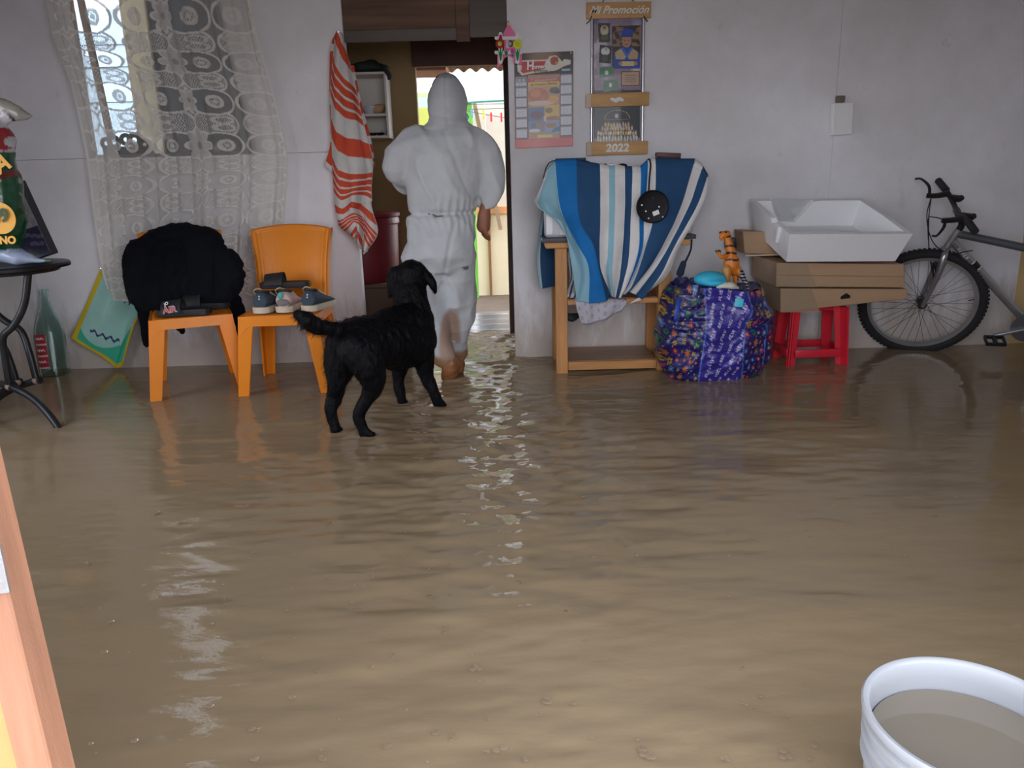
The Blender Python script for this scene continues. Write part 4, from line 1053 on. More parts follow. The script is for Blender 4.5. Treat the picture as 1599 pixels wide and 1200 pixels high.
# ------------------------------------------------------------------ footwear
NAVY = mat('navy_mesh', A(62, 76, 88), .8, var=.15, bump=.4, bscale=300); SOLE = mat('white_sole', A(205, 195, 175), .6); PINK = mat('pink_mesh', A(205, 170, 165), .8, var=.1)
DKS = mat('dark_rubber', A(42, 42, 46), .55); GREYS = mat('grey_suede', A(125, 120, 122), .8); MINT = mat('mint_patch', A(90, 170, 160), .7)
def sneaker(label, base, ang, upper, size=.25, dots=True, tilt=0., group='shoes on the right-hand chair', patch=None):
    root = thing('sneaker', label, 'shoe', base, group)
    R = Matrix.Rotation(ang, 3, 'Z') @ Matrix.Rotation(tilt, 3, 'Y')
    base = Vector(base)
    def G(x, y, z): return base + R @ Vector((x * size, y * size, z * size))     # heel at y=0 facing the camera, toe at y=1
    def up(bm):
        rings = []
        for y, w_, z1, z0 in ((.02, .10, .20, .09), (.05, .155, .36, .09), (.12, .175, .42, .09), (.25, .175, .40, .09), (.40, .175, .36, .09), (.60, .19, .27, .09), (.8, .19, .20, .09), (.93, .14, .16, .09), (.985, .07, .12, .09)):
            rings.append([G(w_ * math.cos(t) * (1 if math.sin(t) < 0 else (1 - .25 * math.sin(t))), y, (z0 + z1) / 2 + (z1 - z0) / 2 * math.sin(t)) for t in np.linspace(0, 2 * PI, 20, endpoint=False)])
        loft(bm, rings)
    organic('upper', up, .0045, upper, root, 3)
    bm = bmesh.new(); rings = []
    for z in (0, .03, .07, .105, .12):
        k = 1 + .05 * math.sin(z * 20)
        rings.append([G(x * k, y, z + (.05 * max(0, y - .8) if z < .05 else 0)) for x, y in [(.0, -.03), (.1, -.015), (.17, .06), (.165, .3), (.165, .45), (.205, .68), (.18, .88), (.09, .99), (0, 1.01), (-.09, .99), (-.18, .88), (-.19, .68), (-.15, .45), (-.155, .3), (-.17, .06), (-.1, -.015)]])
    loft(bm, rings); fin('sole', bm, SOLE, root)
    bm = bmesh.new(); tube(bm, [G(.13 * math.cos(t), .19 + .10 * math.sin(t), .405 - .02 * math.sin(t)) for t in np.linspace(0, 2 * PI, 21)], .006, 8); fin('collar', bm, DKS, root)
    bm = bmesh.new()
    for k in range(5):
        y = .34 + k * .06; tube(bm, [G(-.09, y, .385 - k * .028), G(0, y + .01, .40 - k * .028), G(.09, y + .03, .375 - k * .028)], .0028, 6)
    tube(bm, [G(-.02, .34, .40), G(-.12, .25, .46), G(-.22, .28, .40), G(-.2, .35, .30)], .0025, 6, 12)
    fin('laces', bm, mat('cream_lace', A(205, 195, 165), .8), root)
    if dots:
        bm = bmesh.new()
        for z in (.28, .33): ell(bm, G(-.0, .028 if z < .3 else .04, z), (.004, .003, .005), None, 8)
        fin('heel_logo', bm, mat('silver_print', A(215, 220, 225), .4), root)
    if patch:
        bm = bmesh.new(); ell(bm, G(-.04, .04, .33), (.016, .008, .018), None, 12); fin('heel_tab', bm, patch, root, 'mint heel tab'); bm = bmesh.new(); ell(bm, G(0, .05, .19), (.036, .014, .02), None, 14); fin('heel_counter', bm, GREYS, root, 'grey suede heel')
    return root
def slide(label, base, ang, name='slide_sandal', word=False, tilt=0., roll=0., size=.26, group=None):
    root = thing(name, label, 'sandal', base, group); base = Vector(base)
    R = Matrix.Rotation(ang, 3, 'Z') @ Matrix.Rotation(tilt, 3, 'Y') @ Matrix.Rotation(roll, 3, 'X')
    def G(x, y, z): return base + R @ Vector((x * size, y * size, z * size))
    out = [(0, 0), (.09, -.0), (.155, .06), (.16, .3), (.16, .5), (.20, .7), (.18, .88), (.09, .99), (0, 1.0), (-.10, .97), (-.18, .85), (-.19, .7), (-.15, .5), (-.145, .3), (-.15, .06), (-.09, 0)]
    bm = bmesh.new(); loft(bm, [[G(x * k, .5 + (y - .5) * k, z) for x, y in out] for z, k in ((0, .95), (.02, 1), (.09, 1), (.115, .96), (.105, .9))]); fin('sole', bm, DKS, root)
    cols = []
    for y in np.linspace(.50, .86, 5):
        cols.append([G(.20 * math.cos(t), y, .06 + .24 * math.sin(t) * (1 - .4 * (y - .5))) for t in np.linspace(0, PI, 13)])
    o = sheet('strap', cols, 12, 30, DKS, root, thick=.006)
    return root, G, R, o
p = L1(0, .06, 0)
zc = SEATZ + .005
# chair 1: slides; toes towards the left, strap facing the camera
def q1(px, py, dy): v = P(px, py, L1(0, 0, 0).y + dy); return v
pr = P(330, 490, L1(0, .07, 0).y); pr.z = zc
s1, G, R, st = slide('black slide sandal with red and white lettering on the strap, on the jacket chair', pr, PI / 2 + .10, word=True, group='black slides on the jacket chair')
RW = mat('white_lettering', (.82, .82, .82), .5, bump=0); RR = mat('red_lettering', A(215, 60, 62), .5, bump=0)
Rt = Matrix.Rotation(.04, 3, 'Z') @ Matrix.Rotation(-.12, 3, 'Y') @ Matrix.Rotation(PI / 2 - .30, 3, 'X')
nY = lambda zz, dd: G(.0, .68, 0)
c = G(-.205, .68, .13); c = Vector((c.x, c.y, c.z))
text('lettering', 'AIR', .042, RW, st, c + Vector((0, -.005, .002)), 0, .0006, rot=Rt, bold=.0022)
text('lettering', 'AIR', .042, RR, st, c + Vector((0, -.0075, .002)), 0, .0006, rot=Rt, bold=.0004)
c2 = G(-.17, .70, .25)
text('lettering', 'JO', .022, RW, st, c2 + Vector((-.01, -.006, .0)), 0, .0006, rot=Matrix.Rotation(-.5, 3, 'Y') @ Matrix.Rotation(PI / 2 - .5, 3, 'X'), bold=.0008)
pr2 = L1(.19, .20, 0); pr2.z = zc
slide('black slide sandal behind the lettered one on the jacket chair', pr2, PI / 2 + .02, group='black slides on the jacket chair')
# chair 2
def q2(px, dy): v = P(px, 490, L2(0, dy, 0).y); v.z = zc; return v
sneaker('navy sneaker with white sole at the left of the chair beside the dog', q2(406, .05), -.15, NAVY)
sneaker('pink and grey sneaker with a mint tab between two navy ones', q2(443, .06), -.05, PINK, dots=False, patch=MINT)
sneaker('navy sneaker with white sole above the tip of the dog tail', q2(481, .07), -.25, NAVY)
pr = P(486, 462, L2(0, .30, 0).y); pr.z = zc + .095
slide('dark brown slide sandal lying across the heap of sneakers', pr, PI / 2 + .05, tilt=0, group='sandals on the right-hand chair')
pr = P(484, 470, L2(0, .30, 0).y); pr.z = zc + .003
slide('dark sandal under the heap at the back of the right-hand chair', pr, PI / 2 - .08, group='sandals on the right-hand chair')

# ------------------------------------------------------------------ teal banner
def banner():
    Y = W - .03
    def q(zx, zy, dy=0.): return P(zx / 2.857, 280 + zy / 2.857, Y + dy)
    root = thing('felt_banner', 'teal cloth with yellow border hanging under the curtain, behind the jacket chair', 'cloth', q(450, 400))
    cols = [[q(450, 395), q(400, 510, -.02), q(360, 610, -.02), q(322, 705, -.03)], [q(520, 430), q(480, 560, -.05), q(440, 680, -.05), q(420, 775, -.05)], [q(600, 480), q(570, 600, -.01), q(545, 720, -.03), q(520, 842, -.03)], [q(640, 540), q(645, 575, -.03), q(600, 660, -.05), q(545, 835, -.04)]]
    def cf(U, V, pos):
        f = U / 3; c = np.ones(U.shape + (3,)) * np.array(A(172, 222, 212))
        lo = (V > .74 + .12 * np.sin(f * 5)); c[lo] = A(70, 190, 155)
        scr = (np.abs(V - .70 - .02 * np.sin(f * 60)) < .016) & (f > .22) & (f < .62); c[scr] = A(60, 70, 110)
        scr = (np.abs(V - .18 - .05 * np.sin(f * 90)) < .02) & (f > .55) & (f < .9); c[scr] = A(60, 85, 90)
        e = (f < .07) | (f > .93) | (V > .93); c[e] = A(222, 195, 50); return c
    sheet('banner_cloth', cols, 90, 110, paintmat('felt', .9, .3, 200, .1), root, cf, lambda U, V, p: np.stack([0 * U, .012 * np.sin(U * 3 + V * 4), 0 * U], -1), .004)
    bm = bmesh.new(); tube(bm, [q(450, 398, -.006), q(450, 398, .03)], .004, 8); fin('pin', bm, CHROME, root)
banner()

# ------------------------------------------------------------------ big glass bottle
def bottle():
    base = PZ(88, 590, -.02); top = P(68, 452, base.y + .06)
    root = thing('glass_bottle', 'large clear glass bottle with red labels leaning in the corner', 'bottle', base)
    d = top - base; Lh = d.length; R = Vector((0, 0, 1)).rotation_difference(d.normalized()).to_matrix()
    k = Lh / .50
    prof = [(.001, .004), (.075, 0), (.088, .012), (.090, .04), (.090, .24), (.085, .28), (.068, .33), (.048, .375), (.034, .42), (.028, .46), (.027, .485), (.031, .487), (.031, .498), (.024, .5), (.020, .498), (.020, .46), (.027, .42), (.040, .375), (.06, .33), (.078, .28), (.083, .24), (.083, .04), (.078, .018), (.001, .012)]
    bm = bmesh.new(); lathe(bm, [(r * .86, z * k) for r, z in prof], base, 48, R)
    g = bpy.data.materials.new('bottle_glass'); g.use_nodes = True; b = g.node_tree.nodes['Principled BSDF']
    b.inputs['Base Color'].default_value = (.80, .93, .90, 1); b.inputs['Transmission Weight'].default_value = 1; b.inputs['Roughness'].default_value = .05; b.inputs['IOR'].default_value = 1.3
    fin('bottle_body', bm, g, root)
    # wrap label : curved patch of stacked red bands with pale scribbles
    ang = np.linspace(-2.35, -1.35, 30); zz = np.linspace(.06, .25, 60) * k
    A_, Z_ = np.meshgrid(ang, zz); pos = np.stack([.0795 * np.cos(A_), .0795 * np.sin(A_), Z_], -1) @ np.array(R).T + 0
    c = np.ones(A_.shape + (3,)) * np.array(A(170, 40, 55)); t = (Z_ / k - .06) / .19
    c[(t % .34) < .05] = A(200, 190, 185); s_ = (np.abs((t % .34) - .20 - .02 * np.sin(A_ * 26)) < .022) & (np.abs(A_ + 1.85) < .36); c[s_] = A(235, 225, 220); s_ = (np.abs((t % .34) - .12) < .012) & (np.sin(A_ * 45) > 0); c[s_] = A(90, 20, 30)
    me = gridmesh('label', pos, c); o = link('label', me, paintmat('photo_print'), root); s = o.modifiers.new('t', 'SOLIDIFY'); s.thickness = .001; o['label'] = 'red stacked label'
bottle()

# ------------------------------------------------------------------ television stand
YS = PZ(877, 582).y; YSB = W - .03
def stand():
    root = thing('wooden_stand', 'pine television stand with two shelves, draped with a striped cloth', 'stand', (PZ(957, 582).x, (YS + YSB) / 2, -.05))
    xl, xr = P(868, 480, YS).x, P(1046, 480, YS).x; w_ = .062
    zt = P(960, 376, YS).z; zr0, zr1 = P(960, 577, YS).z, P(960, 563, YS).z; zm = P(960, 466, YS).z
    for x in (xl, xr - w_):
        for y in (YS, YSB - .05):
            bm = bmesh.new(); boxb(bm, (x, y, -.05), (x + w_, y + .05, zt - .03), .003, 1); fin('leg', bm, WOOD, root, smooth=False)
    bm = bmesh.new(); boxb(bm, (xl - .05, YS - .03, zt - .03), (xr + .09, YSB, zt), .004, 1); fin('top_board', bm, WOODH, root, smooth=False)
    for z, nm in ((zm, 'shelf'), (zr1, 'shelf')):
        bm = bmesh.new(); boxb(bm, (xl + w_ + .001, YS + .02, z - .018), (xr - w_ - .001, YSB - .01, z), .002, 1); fin(nm, bm, mat('worn_shelf', A(150, 112, 82), .35, var=.3, vscale=3, stretch=(.7, 5, 5)), root, 'wet brown shelf board' if z == zr1 else None, smooth=False)
        bm = bmesh.new(); boxb(bm, (xl + w_ + .001, YS + .004, z - (.05 if z == zr1 else .03)), (xr - w_ - .001, YS + .018, z - .004), .002, 1); fin('rail', bm, WOODH, root, smooth=False)
    bm = bmesh.new(); boxb(bm, (xl + w_ + .001, YSB - .03, .0), (xr - w_ - .001, YSB - .012, .03), .001, 1); fin('rail', bm, WOODH, root, smooth=False)
    # television under the cloth
    tv = thing('television', 'silver boxy television hidden under the striped cloth', 'television', ((xl + xr) / 2, YS + .1, zt))
    SIL = mat('silver_plastic', A(190, 192, 198), .35, .2, var=.04, bump=0); DG = mat('dark_grey_plastic', A(70, 72, 76), .5)
    x0, x1 = P(849, 350, YS).x, P(1083, 350, YS).x
    zT = P(960, 262, YS).z
    bm = bmesh.new(); boxb(bm, (x0 - .012, YS - .02, zt), (x1 + .012, YS + .30, zt + .022), .004, 2); fin('base_plate', bm, DG, tv, 'dark base plate')
    bm = bmesh.new(); boxb(bm, (x0 + .005, YS + .0, zt + .022), (x1 - .0, YS + .09, zT), .02, 3); fin('front_housing', bm, SIL, tv)
    bm = bmesh.new()
    r0 = [Vector((x0 + .03, YS + .09, zt + .03)), Vector((x1 - .03, YS + .09, zt + .03)), Vector((x1 - .03, YS + .09, zT - .02)), Vector((x0 + .03, YS + .09, zT - .02))]
    r1 = [Vector((x0 + .14, YSB - .02, zt + .05)), Vector((x1 - .14, YSB - .02, zt + .05)), Vector((x1 - .14, YSB - .02, zT - .12)), Vector((x0 + .14, YSB - .02, zT - .12))]
    loft(bm, [r0, r1]); fin('rear_housing', bm, DG, tv, 'dark tapered back', smooth=False)
    bm = bmesh.new(); boxb(bm, (x0 + .07, YS - .006, zt + .10), (x1 - .07, YS + .0, zT - .04), .01, 3); fin('screen', bm, mat('screen_glass', (.02, .022, .025), .08, bump=0), tv)
    for k in (0, 1):
        bm = bmesh.new(); a = (x0 + .012 if k == 0 else x1 - .05); boxb(bm, (a, YS - .004, zt + .04), (a + .035, YS + .0, zt + .16), .003, 1); fin('speaker_grille', bm, mat('pale_plastic', A(225, 226, 230), .4, var=.02), tv)
    bm = bmesh.new(); boxb(bm, (x0 + .085, YS - .008, zt + .035), (x0 + .17, YS, zt + .065), .003, 1); fin('control_panel', bm, WHITEP, tv)
    bm = bmesh.new(); p = P(962, 252, YS)
    # striped cloth
    ck = thing('striped_cloth', 'blue and white vertically striped cloth draped over the television', 'cloth', ((xl + xr) / 2, YS, zT))
    def q(a, dy=0.): return P(780 + a[0] / 3.158, 220 + a[1] / 3.158, YS - .03 + dy)
    D = [(238, 150), (196, 250), (200, 320), (330, 420), (368, 560), (372, 790)]
    C = [
        [(238, 142), (190, 260), (172, 292), (172, 292), (172, 293)],
        [(241, 138), (200, 265), (186, 310), (200, 335), (215, 345)],
        [(246, 135), (222, 265), (262, 370), (300, 395), (325, 420)],
        [(262, 120), (285, 330), (345, 450), (400, 640), (382, 792)],
        [(275, 112), (300, 330), (378, 500), (440, 620), (440, 800)],
        [(380, 105), (392, 380), (460, 510), (490, 640), (525, 790)],
        [(495, 132), (495, 380), (492, 540), (500, 640), (548, 755)],
        [(540, 135), (540, 380), (535, 560), (528, 640), (552, 765)],
        [(570, 136), (568, 380), (560, 560), (552, 650), (560, 770)],
        [(618, 138), (616, 380), (605, 560), (592, 680), (574, 778)],
        [(655, 142), (648, 380), (640, 560), (618, 670), (588, 775)],
        [(697, 142), (690, 380), (685, 530), (640, 680), (600, 768)],
        [(732, 112), (714, 380), (706, 530), (650, 690), (606, 760)],
        [(768, 100), (762, 350), (716, 530), (655, 700), (614, 752)],
        [(965, 102), (892, 330), (812, 500), (740, 620), (640, 745)],
        [(1000, 132), (930, 330), (838, 520), (765, 640), (672, 760)],
        [(1026, 172), (962, 340), (858, 530), (790, 660), (700, 782)],
        [(1030, 205), (985, 345), (880, 540), (815, 680), (640, 808)]]
    W_ = (.80, .79, .78); NV = A(48, 84, 124); BB = A(36, 118, 190); PB = A(150, 195, 212)
    sc = [W_, PB, PB, PB, BB, NV, W_, PB, W_, NV, W_, BB, W_, NV, W_, NV, W_]
    cols = []
    for i, c in enumerate(C):
        t = i / (len(C) - 1)
        top = q(c[0], .03)
        dip = 0
        back = [top + Vector((0, .22, -.015)), top + Vector((0, .10, .004))]
        front = [q(c[j], (.03, .0, -.03, -.045, -.03)[j]) for j in range(5)]
        cols.append(back + front)
    def cf(U, V, pos):
        k = np.clip(U.astype(int), 0, len(sc) - 1); c = np.array(sc)[k]
        # blue stripe disappears under the fold
        return c
    def dp(U, V, pos):
        d = np.zeros(pos.shape); hang = np.clip((V - .35) / .5, 0, 1)
        d[..., 1] = -.016 * np.sin(U * 2.3 + V * 3) * hang - .02 * np.exp(-((U - 5.2 + V) / .5) ** 2) * hang - .025 * np.exp(-((U - 13.2) / .6) ** 2) * hang + .010 * fbm(pos, 9, 2, 3) * (V > .34)
        d[..., 2] = -.006 * np.abs(np.sin(U * 1.5)) * (V < .34)
        return d
    CL = paintmat('cotton', .85, .25, 240, .15)
    sheet('cloth_front', cols, 500, 110, CL, ck, cf, dp, .004)
    # rear flap hanging at the left side, behind the stand leg
    fl = [[P(846, 330, YS + .20), P(838, 400, YS + .20), P(843, 452, YS + .20)], [P(858, 330, YS + .22), P(856, 400, YS + .22), P(856, 449, YS + .22)], [P(872, 330, YS + .24), P(872, 400, YS + .24), P(872, 446, YS + .24)]]
    sheet('cloth_flap', fl, 40, 40, CL, ck, lambda U, V, p: np.where((U < .18)[..., None], np.array(PB), np.where((U < .3)[..., None], np.array(W_) * .9, np.array(NV))), None, .004)
    fl = [[P(1052, 380, YS + .12), P(1052, 420, YS + .12)], [P(1060, 380, YS + .12), P(1058, 400, YS + .12)]]
    # folds lying on the mid shelf
    fl = [[P(884, 392, YS + .08), P(890, 430, YS + .10), P(886, 455, YS + .06), P(886, 466, YS + .02)], [P(896, 392, YS + .08), P(900, 430, YS + .08), P(902, 452, YS + .03), P(905, 466, YS + .0)], [P(908, 400, YS + .06), P(908, 430, YS + .05), P(915, 450, YS + .02), P(918, 466, YS - .0)]]
    sheet('cloth_fold', fl, 40, 60, CL, ck, lambda U, V, p: np.where(((U * 2.2 + V * 2) % 1 < .38)[..., None], np.array(NV), np.array(W_)), lambda U, V, p: np.stack([0 * U, .012 * np.sin(V * 14), 0 * U], -1), .004)
    # patterned grey-lilac cloth hanging off the shelf
    lc = thing('patterned_cloth', 'pale lilac flower-patterned cloth hanging off the middle shelf of the stand', 'cloth', P(935, 470, YS - .02))
    def q2(a, dy=0.): return P(780 + a[0] / 3.158, 220 + a[1] / 3.158, YS - .015 + dy)
    cc = [[q2((370, 775), .03), q2((372, 785), -.01), q2((388, 850), -.02), q2((410, 908), -.02)], [q2((440, 770), .03), q2((440, 785), -.02), q2((445, 840), -.035), q2((452, 908), -.03)], [q2((520, 775), .03), q2((525, 785), -.02), q2((515, 830), -.03), q2((520, 885), -.03)], [q2((600, 770), .03), q2((600, 785), -.01), q2((612, 800), -.02), q2((575, 852), -.02)], [q2((625, 780), .03), q2((625, 790), -.01), q2((622, 805), -.01), q2((600, 840), -.01)]]
    def cf2(U, V, p):
        c = np.ones(U.shape + (3,)) * np.array(A(200, 196, 204)); a = U * 2.2; b = V * 4.4; r = np.hypot((a % 1) - .5, ((b + .5 * (a.astype(int) % 2)) % 1) - .5); th = np.arctan2((b % 1) - .5, (a % 1) - .5)
        c[(r < .20 + .10 * np.cos(th * 5)) & (V < .9)] = A(168, 164, 186); c[V > .93] = A(150, 140, 150); return c
    sheet('cloth_sheet', cc, 110, 90, CL, lc, cf2, lambda U, V, p: np.stack([0 * U, .008 * np.sin(U * 4 + V * 3), 0 * U], -1), .004)
    # black tray / sandal in the shelf shadow
    dk = P(892, 494, YS + .12)
    bm = bmesh.new(); limb(bm, [P(884, 494, YS + .12), P(893, 496, YS + .12), P(902, 493, YS + .12)], [.018, .024, .014], ax=(1, 1.6)); 
    o = fin('black_pouch', bm, mat('dark_cloth', A(40, 44, 46), .8)); tag(o, 'small black pouch hanging under the middle shelf at the left leg', 'pouch')
    bm = bmesh.new(); tube(bm, [P(884, 470, YS + .12), P(886, 490, YS + .12)], .003, 6); s_ = fin('strap', bm, BLACKM); s_.parent = o
    # hanging black disc with cord
    dsc = thing('black_disc', 'round black disc with a small white sticker, hanging by a cord over the striped cloth', 'disc', P(1019, 323, YS - .10))
    c = P(1019, 323, YS - .11); R_ = 23.5 / 290
    Mr = Matrix.Rotation(PI / 2 + .06, 3, 'X')
    bm = bmesh.new(); lathe(bm, [(.001, -.012), (R_ * .9, -.012), (R_, -.006), (R_, .004), (R_ * .93, .010), (R_ * .86, .008), (R_ * .3, .009), (.001, .009)], c, 48, Mr); fin('disc_body', bm, mat('glossy_black', (.006, .006, .008), .5, bump=0, spec=.25), dsc)
    for (dx, dz) in ((-.055, .01), (.045, .05), (.05, -.05), (-.0, .04), (-.035, -.02), (.03, -.0), (-.02, -.055)):
        bm = bmesh.new(); lathe(bm, [(.001, .011), (.004, .011), (.0035, .009), (.001, .0085)], c + Vector((dx, 0, dz)), 10, Mr); fin('screw', bm, CHROME, dsc)
    bm = bmesh.new(); box(bm, c + Vector((.015, -.012, -.03)), (.032, .002, .022), Matrix.Rotation(-.35, 3, 'Y')); fin('sticker', bm, WHITEP, dsc, 'small white sticker', smooth=False)
    bm = bmesh.new(); tube(bm, [P(1010, 252, YS + .04), P(1014, 249, YS), P(1016, 258, YS - .08), P(1014, 280, YS - .10), P(1013, 302, YS - .11)], .0045, 8, 20); fin('cord', bm, BLACKM, dsc)
    # things on top of the television
    z_on = zT
    p = P(1043, 241, YS + .06); it = thing('brown_wallet', 'dark brown wallet-like box on top right of the draped television', 'wallet', p)
    for k, (nm, c_) in enumerate((('cover', A(92, 62, 56)), ('cover', A(60, 42, 42)))):
        bm = bmesh.new(); box(bm, p + Vector((.004 * k, .0, -.004 + k * -.02)), (.125 - .01 * k, .05, .022), Matrix.Rotation(.06 - .04 * k, 3, 'Y'), .004, 2); fin(nm, bm, mat('wallet%d' % k, c_, .5, var=.2), it)
    bm = bmesh.new(); box(bm, P(891, 249, YS + .04), (.155, .03, .012), None, .003, 2); o = fin('remote_control', bm, mat('dark_green_plastic', A(40, 62, 62), .5)); tag(o, 'slim dark remote lying on the top left of the draped television', 'remote')
    k_ = thing('white_gadget', 'white and black small gadget on the middle of the draped television', 'gadget', P(955, 262, YS + .06))
    for x, wd, c_ in ((938, .03, WHITEP), (945, .022, BLACK), (955, .06, WHITEP), (972, .05, BLACK), (962, .02, WHITEP)):
        bm = bmesh.new(); ell(bm, P(x, 259, YS + .03), (wd / 2, .014, .012), None, 12); fin('segment', bm, c_, k_)
    bm = bmesh.new(); tube(bm, [P(848, 280, YS - .03), P(853, 262, YS - .03), P(862, 252, YS + .0), P(880, 251, YS + .05), P(905, 250, YS + .06), P(922, 254, YS + .04), P(932, 264, YS + .05)], .003, 6, 30)
    tag(fin('thin_cable', bm, BLACKM), 'thin black cable running over the left shoulder of the draped television', 'cable')
    # strap hanging at the right
    bm = bmesh.new(); tube(bm, [P(1080, 374, YS + .02), P(1078, 392, YS + .0), P(1067, 415, YS - .02)], [.005, .005, .007], 8, 12); s1_ = fin('dark_strap', bm, mat('dark_blue_cloth', A(35, 48, 70), .8)); tag(s1_, 'dark blue strap dangling off the right corner of the stand', 'strap')
    bm = bmesh.new(); limb(bm, [P(1067, 412, YS - .02), P(1062, 427, YS - .02)], [.016, .02], ax=(1, .4)); t_ = fin('tassel', bm, mat('dark_blue_cloth', A(35, 48, 70), .8)); t_.parent = s1_
stand()

# ------------------------------------------------------------------ blue flowered bag
def bag():
    base = PZ(1130, 600, 0); cx, cy = P(1130, 560, base.y).x, base.y + .21
    root = thing('shopping_bag', 'big blue woven shopping bag printed with flowers, full, beside the red stool', 'bag', (cx, cy, -.05))
    nu, nv = 440, 260
    th = np.linspace(0, 2 * PI, nu, endpoint=False); V = np.linspace(0, 1, nv)
    T, VV = np.meshgrid(th, V)
    zt = P(1130, 447, cy).z; zz = -.05 + VV * (zt + .05)
    prof = np.interp(VV, [0, .08, .25, .45, .65, .85, .95, 1], [.60, .76, .93, .985, .97, .88, .80, .72])
    n = 3.0; ca, sa = np.cos(T), np.sin(T)
    k = (np.abs(ca) ** n + np.abs(sa) ** n) ** (-1 / n)
    rx, ry = .295, .20
    x = rx * k * ca * prof; y = ry * k * sa * prof * (1 - .25 * (VV > 1))
    zz = zz + .012 * np.sin(T * 3 + 1) * VV ** 3 + .02 * (ca < -.5) * VV ** 8
    pos = np.stack([x, y, zz], -1)
    nrm = np.stack([ca, sa, 0 * ca], -1)
    w_ = .020 * fbm(pos * np.array([1, 1, 1.6]) + .15 * vnoise(pos, 5, 2)[..., None], 7, 3, 4) + .006 * (1 - np.abs(vnoise(pos * np.array([.7, .7, 2.2]), 15, 7))) 
    pos = pos + nrm * w_[..., None]
    pos = pos + np.array([cx, cy, 0])
    # print: u across the front
    S_ = 4.2; cv = Canvas(760, 420, A(30, 30, 104))
    rr = random.Random(11)
    def flower(x, y, r, c, cc, pet=6, sharp=False):
        for j in range(pet):
            a = 2 * PI * j / pet + .3
            if sharp: cv.poly([(x + r * math.cos(a), y + r * math.sin(a)), (x + r * .35 * math.cos(a + .6), y + r * .35 * math.sin(a + .6)), (x, y), (x + r * .35 * math.cos(a - .6), y + r * .35 * math.sin(a - .6))], c)
            else: cv.ell(x + r * .62 * math.cos(a), y + r * .62 * math.sin(a), r * .42, r * .26, c, a)
        cv.ell(x, y, r * .28, r * .28, cc)
    pal = [((220, 60, 80), (240, 200, 90), True), ((225, 185, 70), (70, 45, 40), False), ((90, 150, 225), (235, 235, 235), False), ((40, 130, 90), (20, 60, 50), False), ((215, 120, 70), (230, 150, 90), False), ((190, 60, 130), (240, 190, 90), False), ((70, 130, 210), (240, 200, 80), True), ((120, 110, 80), (200, 180, 90), False)]
    for gx in range(20):
        for gy in range(11):
            x0 = gx * 39 + 14 + rr.uniform(-7, 7) + (gy % 2) * 18; y0 = gy * 39 + 14 + rr.uniform(-7, 7); c, cc, sh = rr.choice(pal); r = rr.choice((18, 15, 11, 8)); c = [v * .85 for v in c]; cc = [v * .85 for v in cc]
            flower(x0, y0, r, A(*c), A(*cc), 8 if sh else 6, sh)
            cv.ell(x0 + 20, y0 + 17, 2.4, 2.4, A(*rr.choice(pal)[1])); cv.ell(x0 - 16, y0 + 19, 2, 2, A(220, 90, 100))
    # violet-blue lettered panel down the middle
    P0, P1 = 262, 520
    mk = (cv.x > P0 + 12 * np.sin(cv.y / 70)) & (cv.x < P1 + 14 * np.sin(cv.y / 60 + 1)); cv.a[mk] = A(56, 46, 150)
    for gy in range(8):
        for gx in range(4):
            x0 = P0 + 34 + gx * 60 + (gy % 2) * 16 + rr.uniform(-5, 5); y0 = 24 + gy * 52 + rr.uniform(-5, 5); a = -1.05 + rr.uniform(-.1, .1)
            if x0 > P1 - 10: continue
            ux, uy = math.cos(a), math.sin(a); nx, ny = -uy, ux
            for l in range(4):
                bx, by = x0 + ux * (l * 12 - 18), y0 + uy * (l * 12 - 18); kd = rr.randrange(4); C_ = A(205, 200, 235)
                def ln(a0, b0, a1, b1):
                    a0, b0, a1, b1 = [v_ * 1.4 for v_ in (a0, b0, a1, b1)]; cv.line(bx + ux * a0 + nx * b0, by + uy * a0 + ny * b0, bx + ux * a1 + nx * b1, by + uy * a1 + ny * b1, 1.5, C_)
                if kd == 0: ln(0, -5, 0, 5); ln(0, -5, 5, -5); ln(0, 0, 4, 0); ln(0, 5, 5, 5)
                elif kd == 1: ln(0, -5, 3, 5); ln(3, 5, 6, -5)
                elif kd == 2: ln(0, -5, 0, 5); ln(0, 5, 5, 5)
                else: ln(0, 5, 0, -5); ln(0, -5, 5, -3); ln(5, -3, 0, 0); ln(1, 0, 5, 5)
    for X0, ph in ((P0, 70), (P1, 60)):
        e = np.abs(cv.x - X0 - (12 if X0 == P0 else 14) * np.sin(cv.y / ph + (0 if X0 == P0 else 1))) < 3.4; cv.a[e] = A(90, 130, 215)
    e = (np.abs(cv.x - 660) < 3); cv.a[e] = A(90, 130, 215)
    cv.noise(.12, .02, 3)
    # only front half (sa<0) carries this frontal layout, the back repeats it
    u = (ca * k * .5 * (prof / .985) + .5)
    cols = cv.samp(np.clip(.03 + .94 * u, 0, 1), np.clip(1 - VV, 0, 1))
    Mx = np.array(parent_off(root)); pl = pos @ Mx[:3, :3].T + Mx[:3, 3]
    me = gridmesh('bag_body', pl, cols, closeu=True)
    o = link('bag_body', me, paintmat('woven_plastic', .33, .25, 120, .6, coat=.15), root); s = o.modifiers.new('t', 'SOLIDIFY'); s.thickness = .003
    # folded top closing the opening
    top = []
    for j, f in enumerate(np.linspace(1, .05, 14)):
        top.append(np.stack([cx + (pos[-1, :, 0] - cx) * f, cy + (pos[-1, :, 1] - cy) * f, pos[-1, :, 2] - .03 * (1 - f) + .02 * fbm(np.stack([pos[-1, :, 0] * f, pos[-1, :, 1] * f, 0 * th + f], -1), 9, 2, 5)], -1))
    top = np.array(top); cc = np.tile(np.array(A(44, 42, 112)), (14, nu, 1)); pl = top @ Mx[:3, :3].T + Mx[:3, 3]
